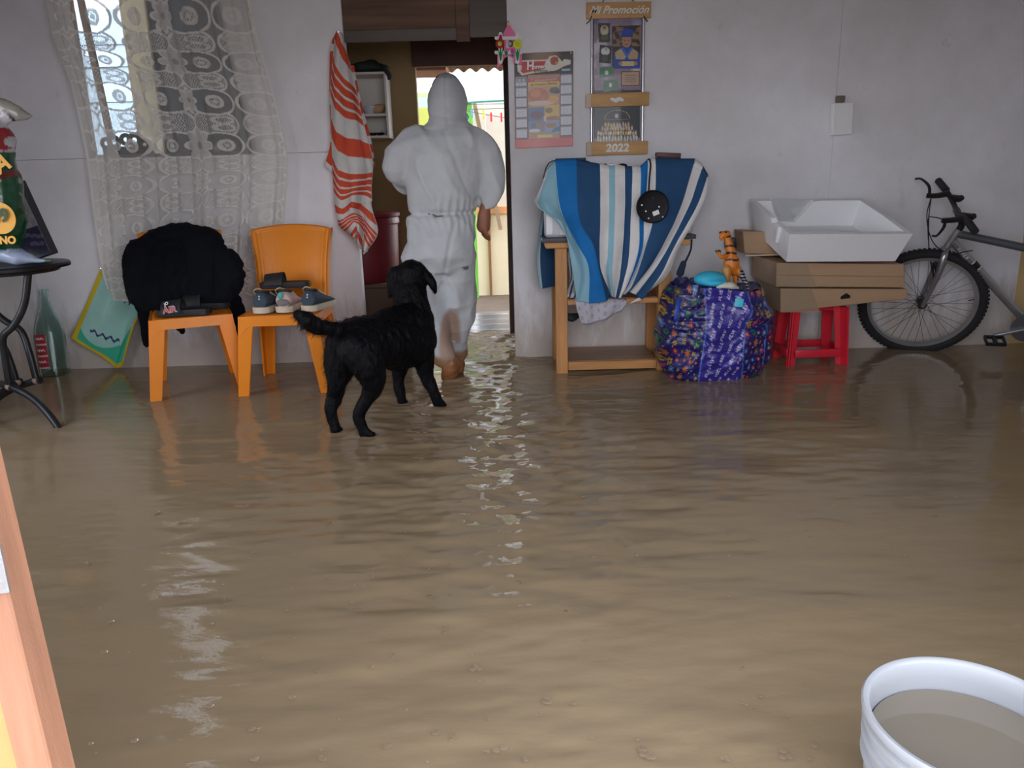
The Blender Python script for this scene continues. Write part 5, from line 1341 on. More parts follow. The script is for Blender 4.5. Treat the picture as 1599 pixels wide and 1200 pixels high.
    me = gridmesh('bag_contents', pl, cc, closeu=True); link('bag_contents', me, paintmat('woven_plastic'), root)
    # handle
    hx = P(1058, 490, cy - .12)
    bm = bmesh.new(); tube(bm, [P(1062, 466, cy - .13), P(1058, 482, cy - .20), P(1056, 498, cy - .19), P(1060, 503, cy - .12)], .012, 8, 16, flat=.35, hint=Vector((0, 1, 0))); fin('handle', bm, mat('blue_webbing', A(60, 90, 190), .6), root, 'blue webbing handle')
    # cyan tag
    c = P(1154, 473, cy - .195); bm = bmesh.new(); box(bm, c, (.042, .004, .042), Matrix.Rotation(.12, 3, 'Y') @ Matrix.Rotation(-.15, 3, 'X'), .004, 2); t_ = fin('tag', bm, mat('cyan_patch', A(90, 205, 225), .5), root, 'small square cyan patch')
    for a, b in (((-.010, .010), (.010, .012)), ((-.012, -.004), (.012, .0)), ((-.004, .012), (-.008, -.012)), ((.006, .010), (.010, -.012))):
        pass
    # cyan cap on top
    def cap(bm): 
        c = P(1109, 436, cy - .07); ell(bm, c, (.083, .07, .040)); ell(bm, c + Vector((.012, -.03, -.012)), (.065, .06, .024))
    o = organic('cyan_cap', cap, .006, mat('cyan_cloth', A(60, 185, 222), .6, var=.06), smooth=4, disp=lambda v, n: .004 * vnoise(v, 22)); tag(o, 'bright cyan rounded cap lying on top of the flowered bag', 'cap')
    def wc(bm):
        limb(bm, [P(1122, 447, cy - .13), P(1140, 446, cy - .13), P(1152, 450, cy - .12)], [.014, .018, .01], ax=(1, 1.6))
    o = organic('white_cloth', wc, .005, mat('cream_cloth', A(205, 205, 190), .8), disp=lambda v, n: .003 * vnoise(v, 40)); tag(o, 'scrap of cream cloth poking out of the flowered bag under the toy dinosaur', 'cloth')
    # toy dinosaur, orange with black stripes
    Yt = cy - .04
    def q(zx, zy, dy=0.): return P(1040 + zx / 4.617, 350 + zy / 4.617, Yt + dy)
    kk = 1 / 4.617 / 285
    def dino(bm):
        limb(bm, [q(440, 78, 0), q(448, 120), q(465, 190, 0), q(470, 250), q(475, 300), q(500, 330)], [24 * kk, 22 * kk, 30 * kk, 50 * kk, 56 * kk, 38 * kk], ax=(1, .9), n=18)
        limb(bm, [q(440, 72), q(415, 78, -.004), q(400, 98, -.006), q(398, 112, -.008)], [24 * kk, 22 * kk, 17 * kk, 9 * kk], n=14)
        limb(bm, [q(415, 68), q(392, 64, -.004)], [16 * kk, 11 * kk], n=12)
        limb(bm, [q(445, 220, -.01), q(410, 240, -.025), q(388, 228, -.03), q(380, 205, -.034)], [20 * kk, 15 * kk, 10 * kk, 5 * kk], n=12)
        for dx in (-16, 0, 14): limb(bm, [q(384, 222, -.03), q(378 + dx, 200, -.035), q(374 + dx, 186, -.036)], [8 * kk, 6 * kk, 3.5 * kk], n=8)
        limb(bm, [q(440, 330, -.02), q(438, 380, -.03), q(440, 430, -.02)], [36 * kk, 24 * kk, 18 * kk], n=12)
        limb(bm, [q(490, 330, .02), q(500, 370, .02), q(505, 420, .02)], [34 * kk, 22 * kk, 16 * kk], n=12)
        limb(bm, [q(500, 320), q(530, 345, -.01), q(560, 395, -.02), q(585, 440, -.03), q(592, 480, -.03)], [32 * kk, 26 * kk, 17 * kk, 12 * kk, 6 * kk], n=14)
    Minv = None
    def paint(v):
        # picture-plane style coordinate on the toy itself: height along the back
        z = v[:, 2]; x = v[:, 0]; c = np.ones((len(v), 3)) * np.array(A(225, 130, 45))
        zz = [q(0, y).z for y in (105, 172, 222, 270)]; xs = [q(x_, 0).x for x_ in (470, 475, 480, 490)]
        xc = q(450, 200).x
        for z0 in zz:
            m_ = np.abs(z - z0 - .10 * (x - xc) - .004 * np.cos((x - xc) * 90)) < .0048
            c[m_ & (x > q(425, 200).x)] = (.02, .018, .018)
        tail = (x > q(520, 350).x) & (z < q(520, 320).z)
        tt = ((v[:, 2] - q(0, 320).z) / .0155) % 1
        c[tail] = (.02, .02, .025); c[tail & (tt < .22)] = (.6, .62, .66)
        belly = (x < q(430, 300).x) & (z < q(0, 300).z); c[belly] = A(190, 150, 90)
        claw = (z > q(0, 207).z) & (z < q(0, 180).z) & (x < q(402, 0).x); c[claw] = (.02, .02, .02)
        return c
    dn = thing('toy_dinosaur', 'orange toy dinosaur with black stripes standing in the flowered bag', 'toy', q(470, 440))
    organic('dinosaur_body', dino, .0028, paintmat('toy_rubber', .4, .05, 60), dn, 3, paint=paint)
    for (x, y) in ((392, 60), (432, 58)):
        bm = bmesh.new(); ell(bm, q(x, y, -.018), (.005, .004, .0055), None, 10); fin('eye', bm, BLACK, dn)
    bm = bmesh.new(); boxb(bm, P(1136, 372, W - .10), P(1160, 386, W - .04), .004, 2); o = fin('black_box', bm, BLACK); o.data.transform(Matrix.Identity(4))
    tag(o, 'small black plastic box wedged between the toy dinosaur and the cardboard', 'box')
bag()

# ------------------------------------------------------------------ red stool, cardboard boxes, foam tray
YST = PZ(1235, 573).y
def stool():
    RED = mat('red_stool_plastic', A(214, 40, 58), .38, var=.06, bump=.03)
    c = P(1276, 520, YST); xl, xr = P(1234, 573, YST).x, P(1317, 573, YST).x; dep = .26
    xm = (xl + xr) / 2
    root = thing('red_stool', 'red plastic stool holding up the cardboard boxes', 'stool', (xm, YST + dep / 2, -.05))
    zt = P(1276, 480, YST).z; 
    bm = bmesh.new(); boxb(bm, (xm - .10, YST + .05, zt - .03), (xm + .10, YST + dep - .0, zt - .010), .008, 3); fin('seat', bm, RED, root)
    for sx in (-1, 1):
        for sy in (-1, 1):
            bm = bmesh.new(); rings = []
            for t in np.linspace(0, 1, 7):
                z = zt - .006 + t * (-.05 - zt + .006); spread = .022 * t
                wx, wy = .062 - .012 * t, .06 - .012 * t
                x = xm + sx * ((xr - xl) / 2 - .026 + spread); y = YST + dep / 2 + sy * (dep / 2 - .03 + spread)
                # fluted L section
                pts = [(-1, -1), (-.55, -1), (-.4, -.78), (-.15, -.78), (0, -1), (1, -1), (1, 0), (.78, .15), (.78, .4), (1, .55), (1, 1), (.7, 1), (.5, .2), (.0, -.55), (-1, -.7)]
                rings.append([Vector((x + sx * p[0] * wx / 2, y + sy * -1 * -p[1] * -wy / 2 * -1, z)) for p in pts])
            loft(bm, rings); fin('leg', bm, RED, root, angle=25)
    for y, z0, z1, nm in ((YST - .006, P(1270, 558, YST).z, P(1270, 546, YST).z, 'brace'), (YST + dep - .008, P(1270, 558, YST).z, P(1270, 546, YST).z, 'brace')):
        bm = bmesh.new(); boxb(bm, (xl + .02, y, z0), (xr - .02, y + .014, z1), .003, 2); fin(nm, bm, RED, root)
    for x in (xl - .018, xr + .004):
        bm = bmesh.new(); boxb(bm, (x, YST + .02, z0), (x + .014, YST + dep - .02, z1), .003, 2); fin('brace', bm, RED, root)
    return zt
zst = stool()
CB = mat('cardboard', A(172, 140, 110), .75, var=.08, vscale=2, bump=.06, bscale=40, stretch=(1, 1, 6)); TAPE = mat('clear_tape', A(185, 165, 140), .12, var=.05, alpha=.5, bump=.3, bscale=30)
YBX = YST - .03
def hexa(bm, fr, dv, dv2=None):
    """fr: 4 front corners (tl,tr,br,bl); dv: depth vector"""
    a = [bm.verts.new(p) for p in fr]; b = [bm.verts.new(p + dv) for p in fr]
    for f in ((0, 1, 2, 3),): bm.faces.new([a[i] for i in f])
    bm.faces.new([b[i] for i in (3, 2, 1, 0)])
    for i in range(4): j = (i + 1) % 4; bm.faces.new((a[i], b[i], b[j], a[j]))
    bmesh.ops.bevel(bm, geom=list(bm.edges), offset=.003, segments=1, affect='EDGES')
def cbox(label, tl, tr, br, bl, depth=.36, skew=-.02, drop=0.):
    f = [P(*tl, YBX), P(*tr, YBX), P(*br, YBX), P(*bl, YBX)]
    root = thing('cardboard_box', label, 'box', (f[2] + f[3]) / 2, 'flat cardboard boxes on the red stool')
    bm = bmesh.new(); hexa(bm, f, Vector((skew, depth, drop))); fin('box_body', bm, CB, root, smooth=False)
    # tape wrapped round the near left end
    ex = (f[1] - f[0]).normalized(); bm = bmesh.new(); e = Vector((0, -.0015, 0)); g = .16
    vs = [bm.verts.new(p) for p in (f[0] + e, f[0] + ex * g + e, f[3] + ex * g * 1.3 + e, f[3] + e)]; bm.faces.new(vs)
    e = Vector((-.0015, 0, 0)); d = Vector((skew, depth * .9, drop * .9)); bm.faces.new([bm.verts.new(p) for p in (f[0] + e, f[3] + e, f[3] + e + d, f[0] + e + d)])
    fin('tape', bm, TAPE, root, 'clear sticky tape', smooth=False)
    return root, f, ex
r1, f1, e1 = cbox('lower long flat cardboard box with a black printed arrow, on the red stool', (1219, 451), (1417, 452), (1417, 467), (1219, 488), drop=.02)
r1.location = r1.location
c = P(1320, 463, YBX) + Vector((0, -.0025, 0)); s_ = .0000 + 1 / 285
bm = bmesh.new(); prism(bm, [(-7 * s_, -4 * s_), (7 * s_, -3 * s_), (7 * s_, 1 * s_), (1 * s_, 5 * s_), (-7 * s_, 0)], c, (1, 0, 0), (0, 0, 1), (0, 1, 0), .001); fin('printed_arrow', bm, BLACK, r1, 'black printed arrow mark', smooth=False)
r2, f2, e2 = cbox('upper long flat cardboard box with clear tape, under the foam tray', (1213, 411), (1412, 413), (1413, 449.5), (1212, 448), drop=.015)
# crease line on the upper box front
bm = bmesh.new(); tube(bm, [P(1212, 430, YBX - .001), P(1411, 432, YBX - .001)], .0015, 5); fin('crease', bm, mat('crease_brown', A(140, 112, 88), .8), r2)
yb = YBX + .2
f3 = [P(1160, 361, yb), P(1240, 364, yb), P(1240, 398, yb), P(1163, 396, yb)]
root = thing('cardboard_box', 'short cardboard box propping up the back of the foam tray', 'box', (f3[2] + f3[3]) / 2)
bm = bmesh.new(); hexa(bm, f3, Vector((.0, .17, .0))); fin('box_body', bm, CB, root, smooth=False)
bm = bmesh.new(); box(bm, (f3[3] + f3[2]) / 2 + Vector((0, -.004, -.004)), ((f3[2] - f3[3]).length, .012, .008), None, .001, 1); fin('lip', bm, mat('light_card', A(205, 180, 155), .8), root, smooth=False)
def tray():
    FM = mat('white_foam', (.9, .91, .94), .75, var=.02, bump=.35, bscale=180)
    o0 = P(1228, 409, YBX - .015); x1 = P(1398, 408, YBX - .015)
    root = thing('foam_tray', 'white polystyrene tray with a broken rim, tilted on the cardboard boxes', 'tray', (o0 + x1) / 2)
    L_ = (x1 - o0).length; D_ = .40; Hh = .165; t = .028
    Rm = Matrix.Rotation(math.radians(21), 3, 'X'); ex = (x1 - o0).normalized()
    def G(x, y, z): v = Rm @ Vector((0, y, z)); return o0 + ex * (x - .17 * y) + Vector((0, v.y, v.z))
    fl = .028 # flare of walls
    def wall(nm, pts_lo, pts_hi, inward, prof=None, lb=None):
        bm = bmesh.new(); n = len(pts_hi); a = []; 
        ring_o = pts_lo + list(reversed(pts_hi)); ring_i = [p + inward for p in ring_o]
        A_ = [bm.verts.new(p) for p in ring_o]; B_ = [bm.verts.new(p) for p in ring_i]
        bm.faces.new(A_); bm.faces.new(list(reversed(B_)))
        for i in range(len(A_)): j = (i + 1) % len(A_); bm.faces.new((A_[i], B_[i], B_[j], A_[j]))
        bmesh.ops.triangulate(bm, faces=[f for f in bm.faces if len(f.verts) > 4])
        fin(nm, bm, FM, root, lb, smooth=False)
    iy = (G(0, 1, 0) - G(0, 0, 0)); ix = ex
    wall('front_wall', [G(0, 0, 0), G(L_, 0, 0)], [G(-fl, -fl, Hh), G(L_ + fl, -fl, Hh)], iy * t)
    # left end, tall at the back, with a handle notch
    wall('left_wall', [G(0, t, 0), G(0, D_, 0)], [G(-fl, -fl + t, Hh), G(-fl, D_ * .3, Hh), G(-fl, D_ * .34, Hh - .02), G(-fl, D_ * .40, Hh - .02), G(-fl, D_ * .44, Hh), G(-fl, D_, Hh)], ix * t)
    wall('right_wall', [G(L_ - t, t, 0), G(L_ - t, D_, 0)], [G(L_ + fl - t, -fl + t, Hh), G(L_ + fl - t, D_ * .5, Hh + .005), G(L_ + fl - t, D_, Hh)], ix * t)
    # broken rear wall
    xs = [(0, Hh), (.17, Hh), (.21, .10), (.26, .055), (.40, .05), (.47, .10), (.55, .16), (.62, Hh), (.80, Hh), (1.0, Hh)]
    wall('rear_wall', [G(0, D_ - t, 0), G(L_, D_ - t, 0)], [G(-fl + (L_ + 2 * fl) * a, D_ - t + fl * b / Hh, b) for a, b in xs], iy * t, lb='broken rear rim')
    bm = bmesh.new(); b = [G(.003, t, .0), G(L_ - .003, t, .0), G(L_ - .003, D_ - t, .0), G(.003, D_ - t, .0)]
    vs = [bm.verts.new(p) for p in b]; vt = [bm.verts.new(p + (G(0, 0, 1) - G(0, 0, 0)) * .03) for p in b]; bm.faces.new(vs); bm.faces.new(list(reversed(vt)))
    for i in range(4): j = (i + 1) % 4; bm.faces.new((vs[i], vt[i], vt[j], vs[j]))
    fin('floor_slab', bm, FM, root, smooth=False)
    bm = bmesh.new(); box(bm, G(-fl * .75 - .008, D_ * .20, Hh * .72), (.02, .035, .09), Rm, .006, 2); fin('handle_tab', bm, FM, root)
    bm = bmesh.new(); box(bm, G(.16, .12, .045), (.12, .1, .03), Rm, .006, 2); fin('inner_rib', bm, FM, root)
    bm = bmesh.new(); box(bm, G(.42, .15, .05), (.1, .16, .04), Rm, .006, 2); fin('inner_rib', bm, FM, root)
tray()

# ------------------------------------------------------------------ bicycle
def bicycle():
    ln = math.radians(19); yaw = math.radians(-20); RW_ = .335
    k = .97; Mr = Matrix.Rotation(yaw, 3, 'Z') @ Matrix.Rotation(ln, 3, 'X'); base = Vector((2.2, 4.2, -.02))
    for _ in range(20):   # stand the bike where its front hub shows
        hub = base + Mr @ Vector((0, 0, RW_ * k)); e0 = pj(hub); ex_, ey_ = e0[0] - 1439, e0[1] - 473
        ax_ = pj(hub + Vector((1e-3, 0, 0))); ay_ = pj(hub + Vector((0, 1e-3, 0)))
        a, b, c, d = (ax_[0] - e0[0]) / 1e-3, (ay_[0] - e0[0]) / 1e-3, (ax_[1] - e0[1]) / 1e-3, (ay_[1] - e0[1]) / 1e-3; dt_ = a * d - b * c
        base -= Vector(((d * ex_ - b * ey_) / dt_, (-c * ex_ + a * ey_) / dt_, 0))
    root = thing('bicycle', 'silver mountain bike leaning by the right wall, its front wheel in the water', 'bicycle', base)
    def B(x, y, z): return base + Mr @ Vector((x * k, y * k, z * k))
    SIL = mat('silver_frame', (.42, .43, .46), .28, .75, var=.08, bump=.02); DKF = mat('dark_frame', (.14, .15, .17), .4, .5); TY = mat('tyre', (.018, .018, .022), .8, var=.2); RIM = mat('rim_alloy', (.55, .57, .6), .35, .85)
    ax = Mr @ Vector((0, 1, 0))
    def wheel(cx, nm, steer=0.):
        def Wp(a, r, y): return B(cx + r * math.cos(a), y, RW_ + r * math.sin(a))
        bm = bmesh.new()
        n = 72; rings = []
        for i in range(n):
            a = 2 * PI * i / n; rings.append([Wp(a, RW_ - .027 + .025 * math.cos(t), .025 * math.sin(t)) for t in np.linspace(0, 2 * PI, 14, endpoint=False)])
        rings.append(rings[0]); 
        vs = [[bm.verts.new(p) for p in r] for r in rings[:-1]]
        for i in range(n):
            for j in range(14): bm.faces.new((vs[i][j], vs[i][(j + 1) % 14], vs[(i + 1) % n][(j + 1) % 14], vs[(i + 1) % n][j]))
        tyre = fin(nm, bm, TY, root)
        bm = bmesh.new()
        for i in range(84):
            a = 2 * PI * i / 84
            for yy, rr_ in ((-.018, RW_ - .012), (0, RW_ - .001), (.018, RW_ - .012)):
                aa = a + (.02 if yy == 0 else 0); R2 = Mr @ Matrix.Rotation(-aa, 3, 'Y'); box(bm, Wp(aa, rr_, yy), (.011, .009, .013), R2)
        t = fin('tread', bm, TY, tyre, smooth=False); t['kind'] = 'stuff'
        bm = bmesh.new(); n = 72
        sec = [(RW_ - .050, -.012), (RW_ - .047, -.014), (RW_ - .072, -.010), (RW_ - .076, 0), (RW_ - .072, .010), (RW_ - .047, .014), (RW_ - .050, .012), (RW_ - .066, 0)]
        sec = [(RW_ - .044, -.013), (RW_ - .066, -.011), (RW_ - .072, 0), (RW_ - .066, .011), (RW_ - .044, .013)]
        vs = [[bm.verts.new(Wp(2 * PI * i / n, r, y)) for r, y in sec] for i in range(n)]
        for i in range(n):
            for j in range(5): bm.faces.new((vs[i][j], vs[i][(j + 1) % 5], vs[(i + 1) % n][(j + 1) % 5], vs[(i + 1) % n][j]))
        fin('rim', bm, RIM, tyre)
        bm = bmesh.new()
        Mw = Mr @ Matrix.Rotation(PI / 2, 3, 'X')
        lathe(bm, [(.001, -.052), (.008, -.052), (.008, -.034), (.024, -.032), (.024, -.026), (.014, -.022), (.014, .022), (.024, .026), (.024, .032), (.008, .034), (.008, .052), (.001, .052)], B(cx, 0, RW_), 24, Mw); fin('hub', bm, mat('dark_hub', (.05, .045, .045), .5, .5), tyre)
        for i in range(36):
            a = 2 * PI * i / 36; s = -1 if i % 2 else 1; off = (.55 if (i // 2) % 2 else -.55)
            bm = bmesh.new(); tube(bm, [Wp(a + off * 2.0, .022, s * .028), Wp(a, RW_ - .068, s * .002)], .0012, 5); fin('spoke', bm, mat('spoke_steel', (.10, .10, .11), .4, .6, bump=0), tyre, smooth=False)
        bm = bmesh.new(); tube(bm, [Wp(.12, RW_ - .068, -.002), Wp(.10, RW_ - .10, -.006)], .003, 6); fin('valve', bm, BLACK, tyre)
    wheel(0, 'front_wheel'); wheel(.99, 'rear_wheel')
    hb, ht = (.085, .69), (.118, .775)      # head tube bottom, top (x,z)
    fork = bmesh.new()
    for s in (-1, 1):
        tube(fork, [B(.0, s * .05, RW_), B(.024, s * .055, RW_ + .10), B(.052, s * .055, RW_ + .22), B(.064, s * .045, RW_ + .305), B(.074, s * .02, RW_ + .335)], [.010, .013, .017, .018, .014], 12, 18)
    tube(fork, [B(.070, -.03, RW_ + .32), B(.074, 0, RW_ + .34), B(.070, .03, RW_ + .32)], .016, 10, 6)
    fin('fork', fork, SIL, root)
    def tb(nm, pts, r, m_, steps=None, flat=1., lb=None):
        bm = bmesh.new(); tube(bm, [B(*p) for p in pts], r, 14, steps, flat); return fin(nm, bm, m_, root, lb)
    tb('head_tube', [(hb[0] - .014, 0, hb[1] - .025), (ht[0] + .004, 0, ht[1] + .01)], .020, SIL)
    bbx, bbz = .545, .225
    tb('top_tube', [(ht[0] + .0, 0, ht[1] - .015), (.42, 0, .685), (.66, 0, .62)], [.021, .021, .019], DKF, 10)
    dt = tb('down_tube', [(hb[0] + .008, 0, hb[1] + .035), (bbx, 0, bbz)], .0215, SIL)
    def on(t): return ((hb[0] + .008) * (1 - t) + bbx * t, (hb[1] + .035) * (1 - t) + bbz * t)
    a, b = on(.27), on(.33); bm = bmesh.new(); tube(bm, [B(a[0], 0, a[1]), B(b[0], 0, b[1])], .0222, 14); fin('decal_band', bm, BLACK, dt, 'black band')
    for t0 in (.262, .333):
        a, b = on(t0), on(t0 + .006); bm = bmesh.new(); tube(bm, [B(a[0], 0, a[1]), B(b[0], 0, b[1])], .0223, 14); fin('decal_line', bm, WHITEP, dt)
    dd = Vector((on(1)[0] - on(0)[0], 0, on(1)[1] - on(0)[1])).normalized()
    for k_ in range(5):
        a = on(.085 + k_ * .026); bm = bmesh.new()
        for u0, v0, u1, v1 in (((0, -.008, .006, .008), (0, -.008, .009, -.008), (0, .0, .007, .0)) if k_ % 2 else ((0, -.008, .003, .008), (.008, -.008, .008, .008))):
            pA = B(a[0] + dd.x * u0 - dd.z * v0, -.0215, a[1] + dd.z * u0 + dd.x * v0); pB = B(a[0] + dd.x * u1 - dd.z * v1, -.0215, a[1] + dd.z * u1 + dd.x * v1); tube(bm, [pA, pB], .0014, 5)
        fin('decal_mark', bm, WHITEP, dt)
    tb('seat_tube', [(bbx, 0, bbz), (.665, 0, .65)], .017, SIL); tb('seat_post', [(.665, 0, .65), (.695, 0, .76)], .013, CHROME)
    for s in (-1, 1):
        tb('chain_stay', [(bbx + .02, s * .02, bbz), (.99, s * .06, RW_)], .010, SIL); tb('seat_stay', [(.655, s * .02, .62), (.99, s * .06, RW_)], .009, SIL)
    bm = bmesh.new(); limb(bm, [B(.63, 0, .78), B(.73, 0, .785), B(.81, 0, .79)], [.03, .06, .07], ax=(1, 1)); fin('saddle', bm, BLACKM, root)
    # crank and pedals
    Mw = Mr @ Matrix.Rotation(PI / 2, 3, 'X')
    bm = bmesh.new(); lathe(bm, [(.02, .05), (.085, .052), (.088, .056), (.02, .058)], B(bbx, 0, bbz), 40, Mw); fin('chainring', bm, DKF, root)
    pe = (bbx - .168, -.075, bbz - .05)
    bm = bmesh.new(); tube(bm, [B(bbx, -.03, bbz), B(bbx, -.06, bbz), B(*pe)], [.014, .014, .011], 10, None, .8); cr = fin('crank_arm', bm, SIL, root)
    bm = bmesh.new(); tube(bm, [B(bbx, .06, bbz), B(bbx + .165, .075, bbz + .045)], .012, 10); fin('crank_arm', bm, SIL, root)
    c = B(pe[0] - .0, pe[1] - .055, pe[2]); bm = bmesh.new()
    for dz in (-.045, .045): box(bm, B(pe[0] + dz, pe[1] - .055, pe[2]), (.010, .085, .020), Mr, .002, 1)
    for dy in (-.04, .04): box(bm, B(pe[0], pe[1] - .055 + dy, pe[2]), (.09, .010, .020), Mr, .002, 1)
    box(bm, c, (.02, .085, .018), Mr, .003, 1); fin('pedal', bm, BLACK, root)
    # stem, bars, levers
    st = (.150, .845)
    hx, hz = .088, .90
    tb('stem', [(ht[0] + .004, 0, ht[1] + .01), (ht[0] + .010, 0, ht[1] + .05), (hx, 0, hz)], .017, BLACK, 8)
    fx, nx, fz, nz = -.060, .050, .055, -.005     # far and near ends of the bar
    def bar(s, t):                                   # t 0..1 along one half
        e = (fx if s > 0 else nx); z = (fz if s > 0 else nz); q_ = max(0, t - .15) / .85
        return (hx + e * q_, s * .29 * t, hz + z * q_ + .012 * math.sin(q_ * PI))
    tb('handlebar', [bar(1, t) for t in (.97, .7, .45, .2)] + [bar(1, 0)] + [bar(-1, t) for t in (.2, .45, .7, .97)], .0130, BLACK, 32)
    for s in (-1, 1):
        tb('grip', [bar(s, .60), bar(s, 1.0)], .0185, BLACKM)
        a_ = bar(s, .50)
        bm = bmesh.new(); tube(bm, [B(*a_), B(a_[0] - .055, a_[1], a_[2] - .012), B(a_[0] - .105, a_[1] + s * .005, a_[2] - .012)], [.017, .014, .013], 8, 8); lv = fin('brake_mount', bm, BLACK, root)
        up = .05 if s > 0 else -.055
        bm = bmesh.new(); tube(bm, [B(a_[0] - .09, a_[1], a_[2] - .01), B(a_[0] - .095, a_[1] + s * .04, a_[2] + up * .6), B(a_[0] - .13, a_[1] + s * .10, a_[2] + up), B(a_[0] - .155, a_[1] + s * .13, a_[2] + up * .8)], [.008, .008, .006, .006], 8, 12); fin('brake_lever', bm, BLACK, lv)
        a_ = bar(s, .38)
        bm = bmesh.new(); tube(bm, [B(*a_), B(a_[0] + .035, a_[1] - .02, a_[2] + .0), B(a_[0] + .05, a_[1] - .035, a_[2] + .012)], [.017, .019, .014], 8, 8); fin('shifter', bm, BLACK, root)
    c1, c2 = bar(1, .5), bar(-1, .5)
    for pts in ([(c1[0] - .08, c1[1], c1[2] - .02), (c1[0] - .08, .12, hz - .09), (.0, .06, hz - .25), (.025, .0, hz - .36)], [(c1[0] - .08, c1[1], c1[2] - .02), (-.03, .10, hz - .08), (-.0, .0, hz - .18), (.08, -.04, hz - .235), (.20, -.03, hz - .225)], [(c2[0] - .09, c2[1], c2[2] - .01), (-.02, -.06, hz - .02), (-.03, .04, hz - .07), (-.01, .06, hz - .2)]):
        tb('cable', pts, .0028, BLACKM, 30)
    for s in (-1, 1): tb('brake', [(.03, 0, .58), (.030, s * .035, .56), (.045, s * .055, .49)], [.007, .011, .010], BLACK, 8)
    tb('brake_pad', [(.02, -.03, .60), (.055, -.04, .58)], .008, BLACKM)
    # kickstand on the near side
    kp = B(bbx + .05, -.03, bbz - .02); ft = Vector((kp.x + .10, kp.y - .20, -.045)); bm = bmesh.new(); tube(bm, [kp, ft], .009, 8); fin('kickstand', bm, CHROME, root)
bicycle()

# ------------------------------------------------------------------ bucket
def bucket():
    cx, cy, zr, R_ = .658, .950, .232, .15
    root = thing('plastic_bucket', 'white plastic bucket of murky water at the lower right', 'bucket', (cx, cy, -.05))
    BM = bpy.data.materials.new('bucket_plastic'); BM.use_nodes = True; b = BM.node_tree.nodes['Principled BSDF']; b.inputs['Base Color'].default_value = (.36, .375, .40, 1); b.inputs['Roughness'].default_value = .35
    b.inputs['Subsurface Weight'].default_value = .15; b.inputs['Subsurface Radius'].default_value = (.05, .05, .05); b.inputs['Subsurface Scale'].default_value = .3
    h = zr + .05; bt = R_ * .88
    def rad(z): return bt + (R_ - .008 - bt) * z / h
    prof = [(.001, 0), (bt - .004, 0), (bt, .004)]
    for z in np.linspace(.03, h - .10, 6): prof.append((rad(z), z))
    for zz in (h - .092, h - .062, h - .034):
        prof += [(rad(zz), zz), (rad(zz) + .007, zz + .003), (rad(zz) + .007, zz + .008), (rad(zz) + .0005, zz + .011)]
    prof += [(rad(h - .012), h - .014), (R_, h - .012), (R_ + .001, h - .004), (R_ - .002, h), (R_ - .008, h - .001), (R_ - .011, h - .006), (R_ - .012, h - .03), (bt - .006, .01), (.001, .008)]
    bm = bmesh.new(); lathe(bm, prof, (cx, cy, -.05), 96); fin('bucket_body', bm, BM, root, angle=50)
    # handle ear and wire on the left
    bm = bmesh.new(); e = Vector((cx - R_ * .93, cy - .045, -.05 + h - .060)); ell(bm, e, (.012, .012, .012)); fin('handle_ear', bm, BM, root)
    bm = bmesh.new(); tube(bm, [e + Vector((-.008, 0, 0)), e + Vector((-.012, -.02, -.05)), e + Vector((.02, -.09, -.12)), e + Vector((.09, -.14, -.13))], .005, 8, 16); fin('handle', bm, BM, root)
    bm = bmesh.new(); zw = h - .052; rw = rad(zw) - .006
    bmesh.ops.create_circle(bm, cap_ends=True, segments=96, radius=rw, matrix=Matrix.Translation((cx, cy, -.05 + zw)))
    M = bpy.data.materials.new('murky_water'); M.use_nodes = True; b = M.node_tree.nodes['Principled BSDF']; b.inputs['Base Color'].default_value = (*A(128, 119, 106), 1); b.inputs['Roughness'].default_value = .04; b.inputs['IOR'].default_value = 1.33
    o = fin('bucket_water', bm, M, None, smooth=False); tag(o, 'murky grey-brown water filling the white bucket', 'water', kind='stuff')
bucket()

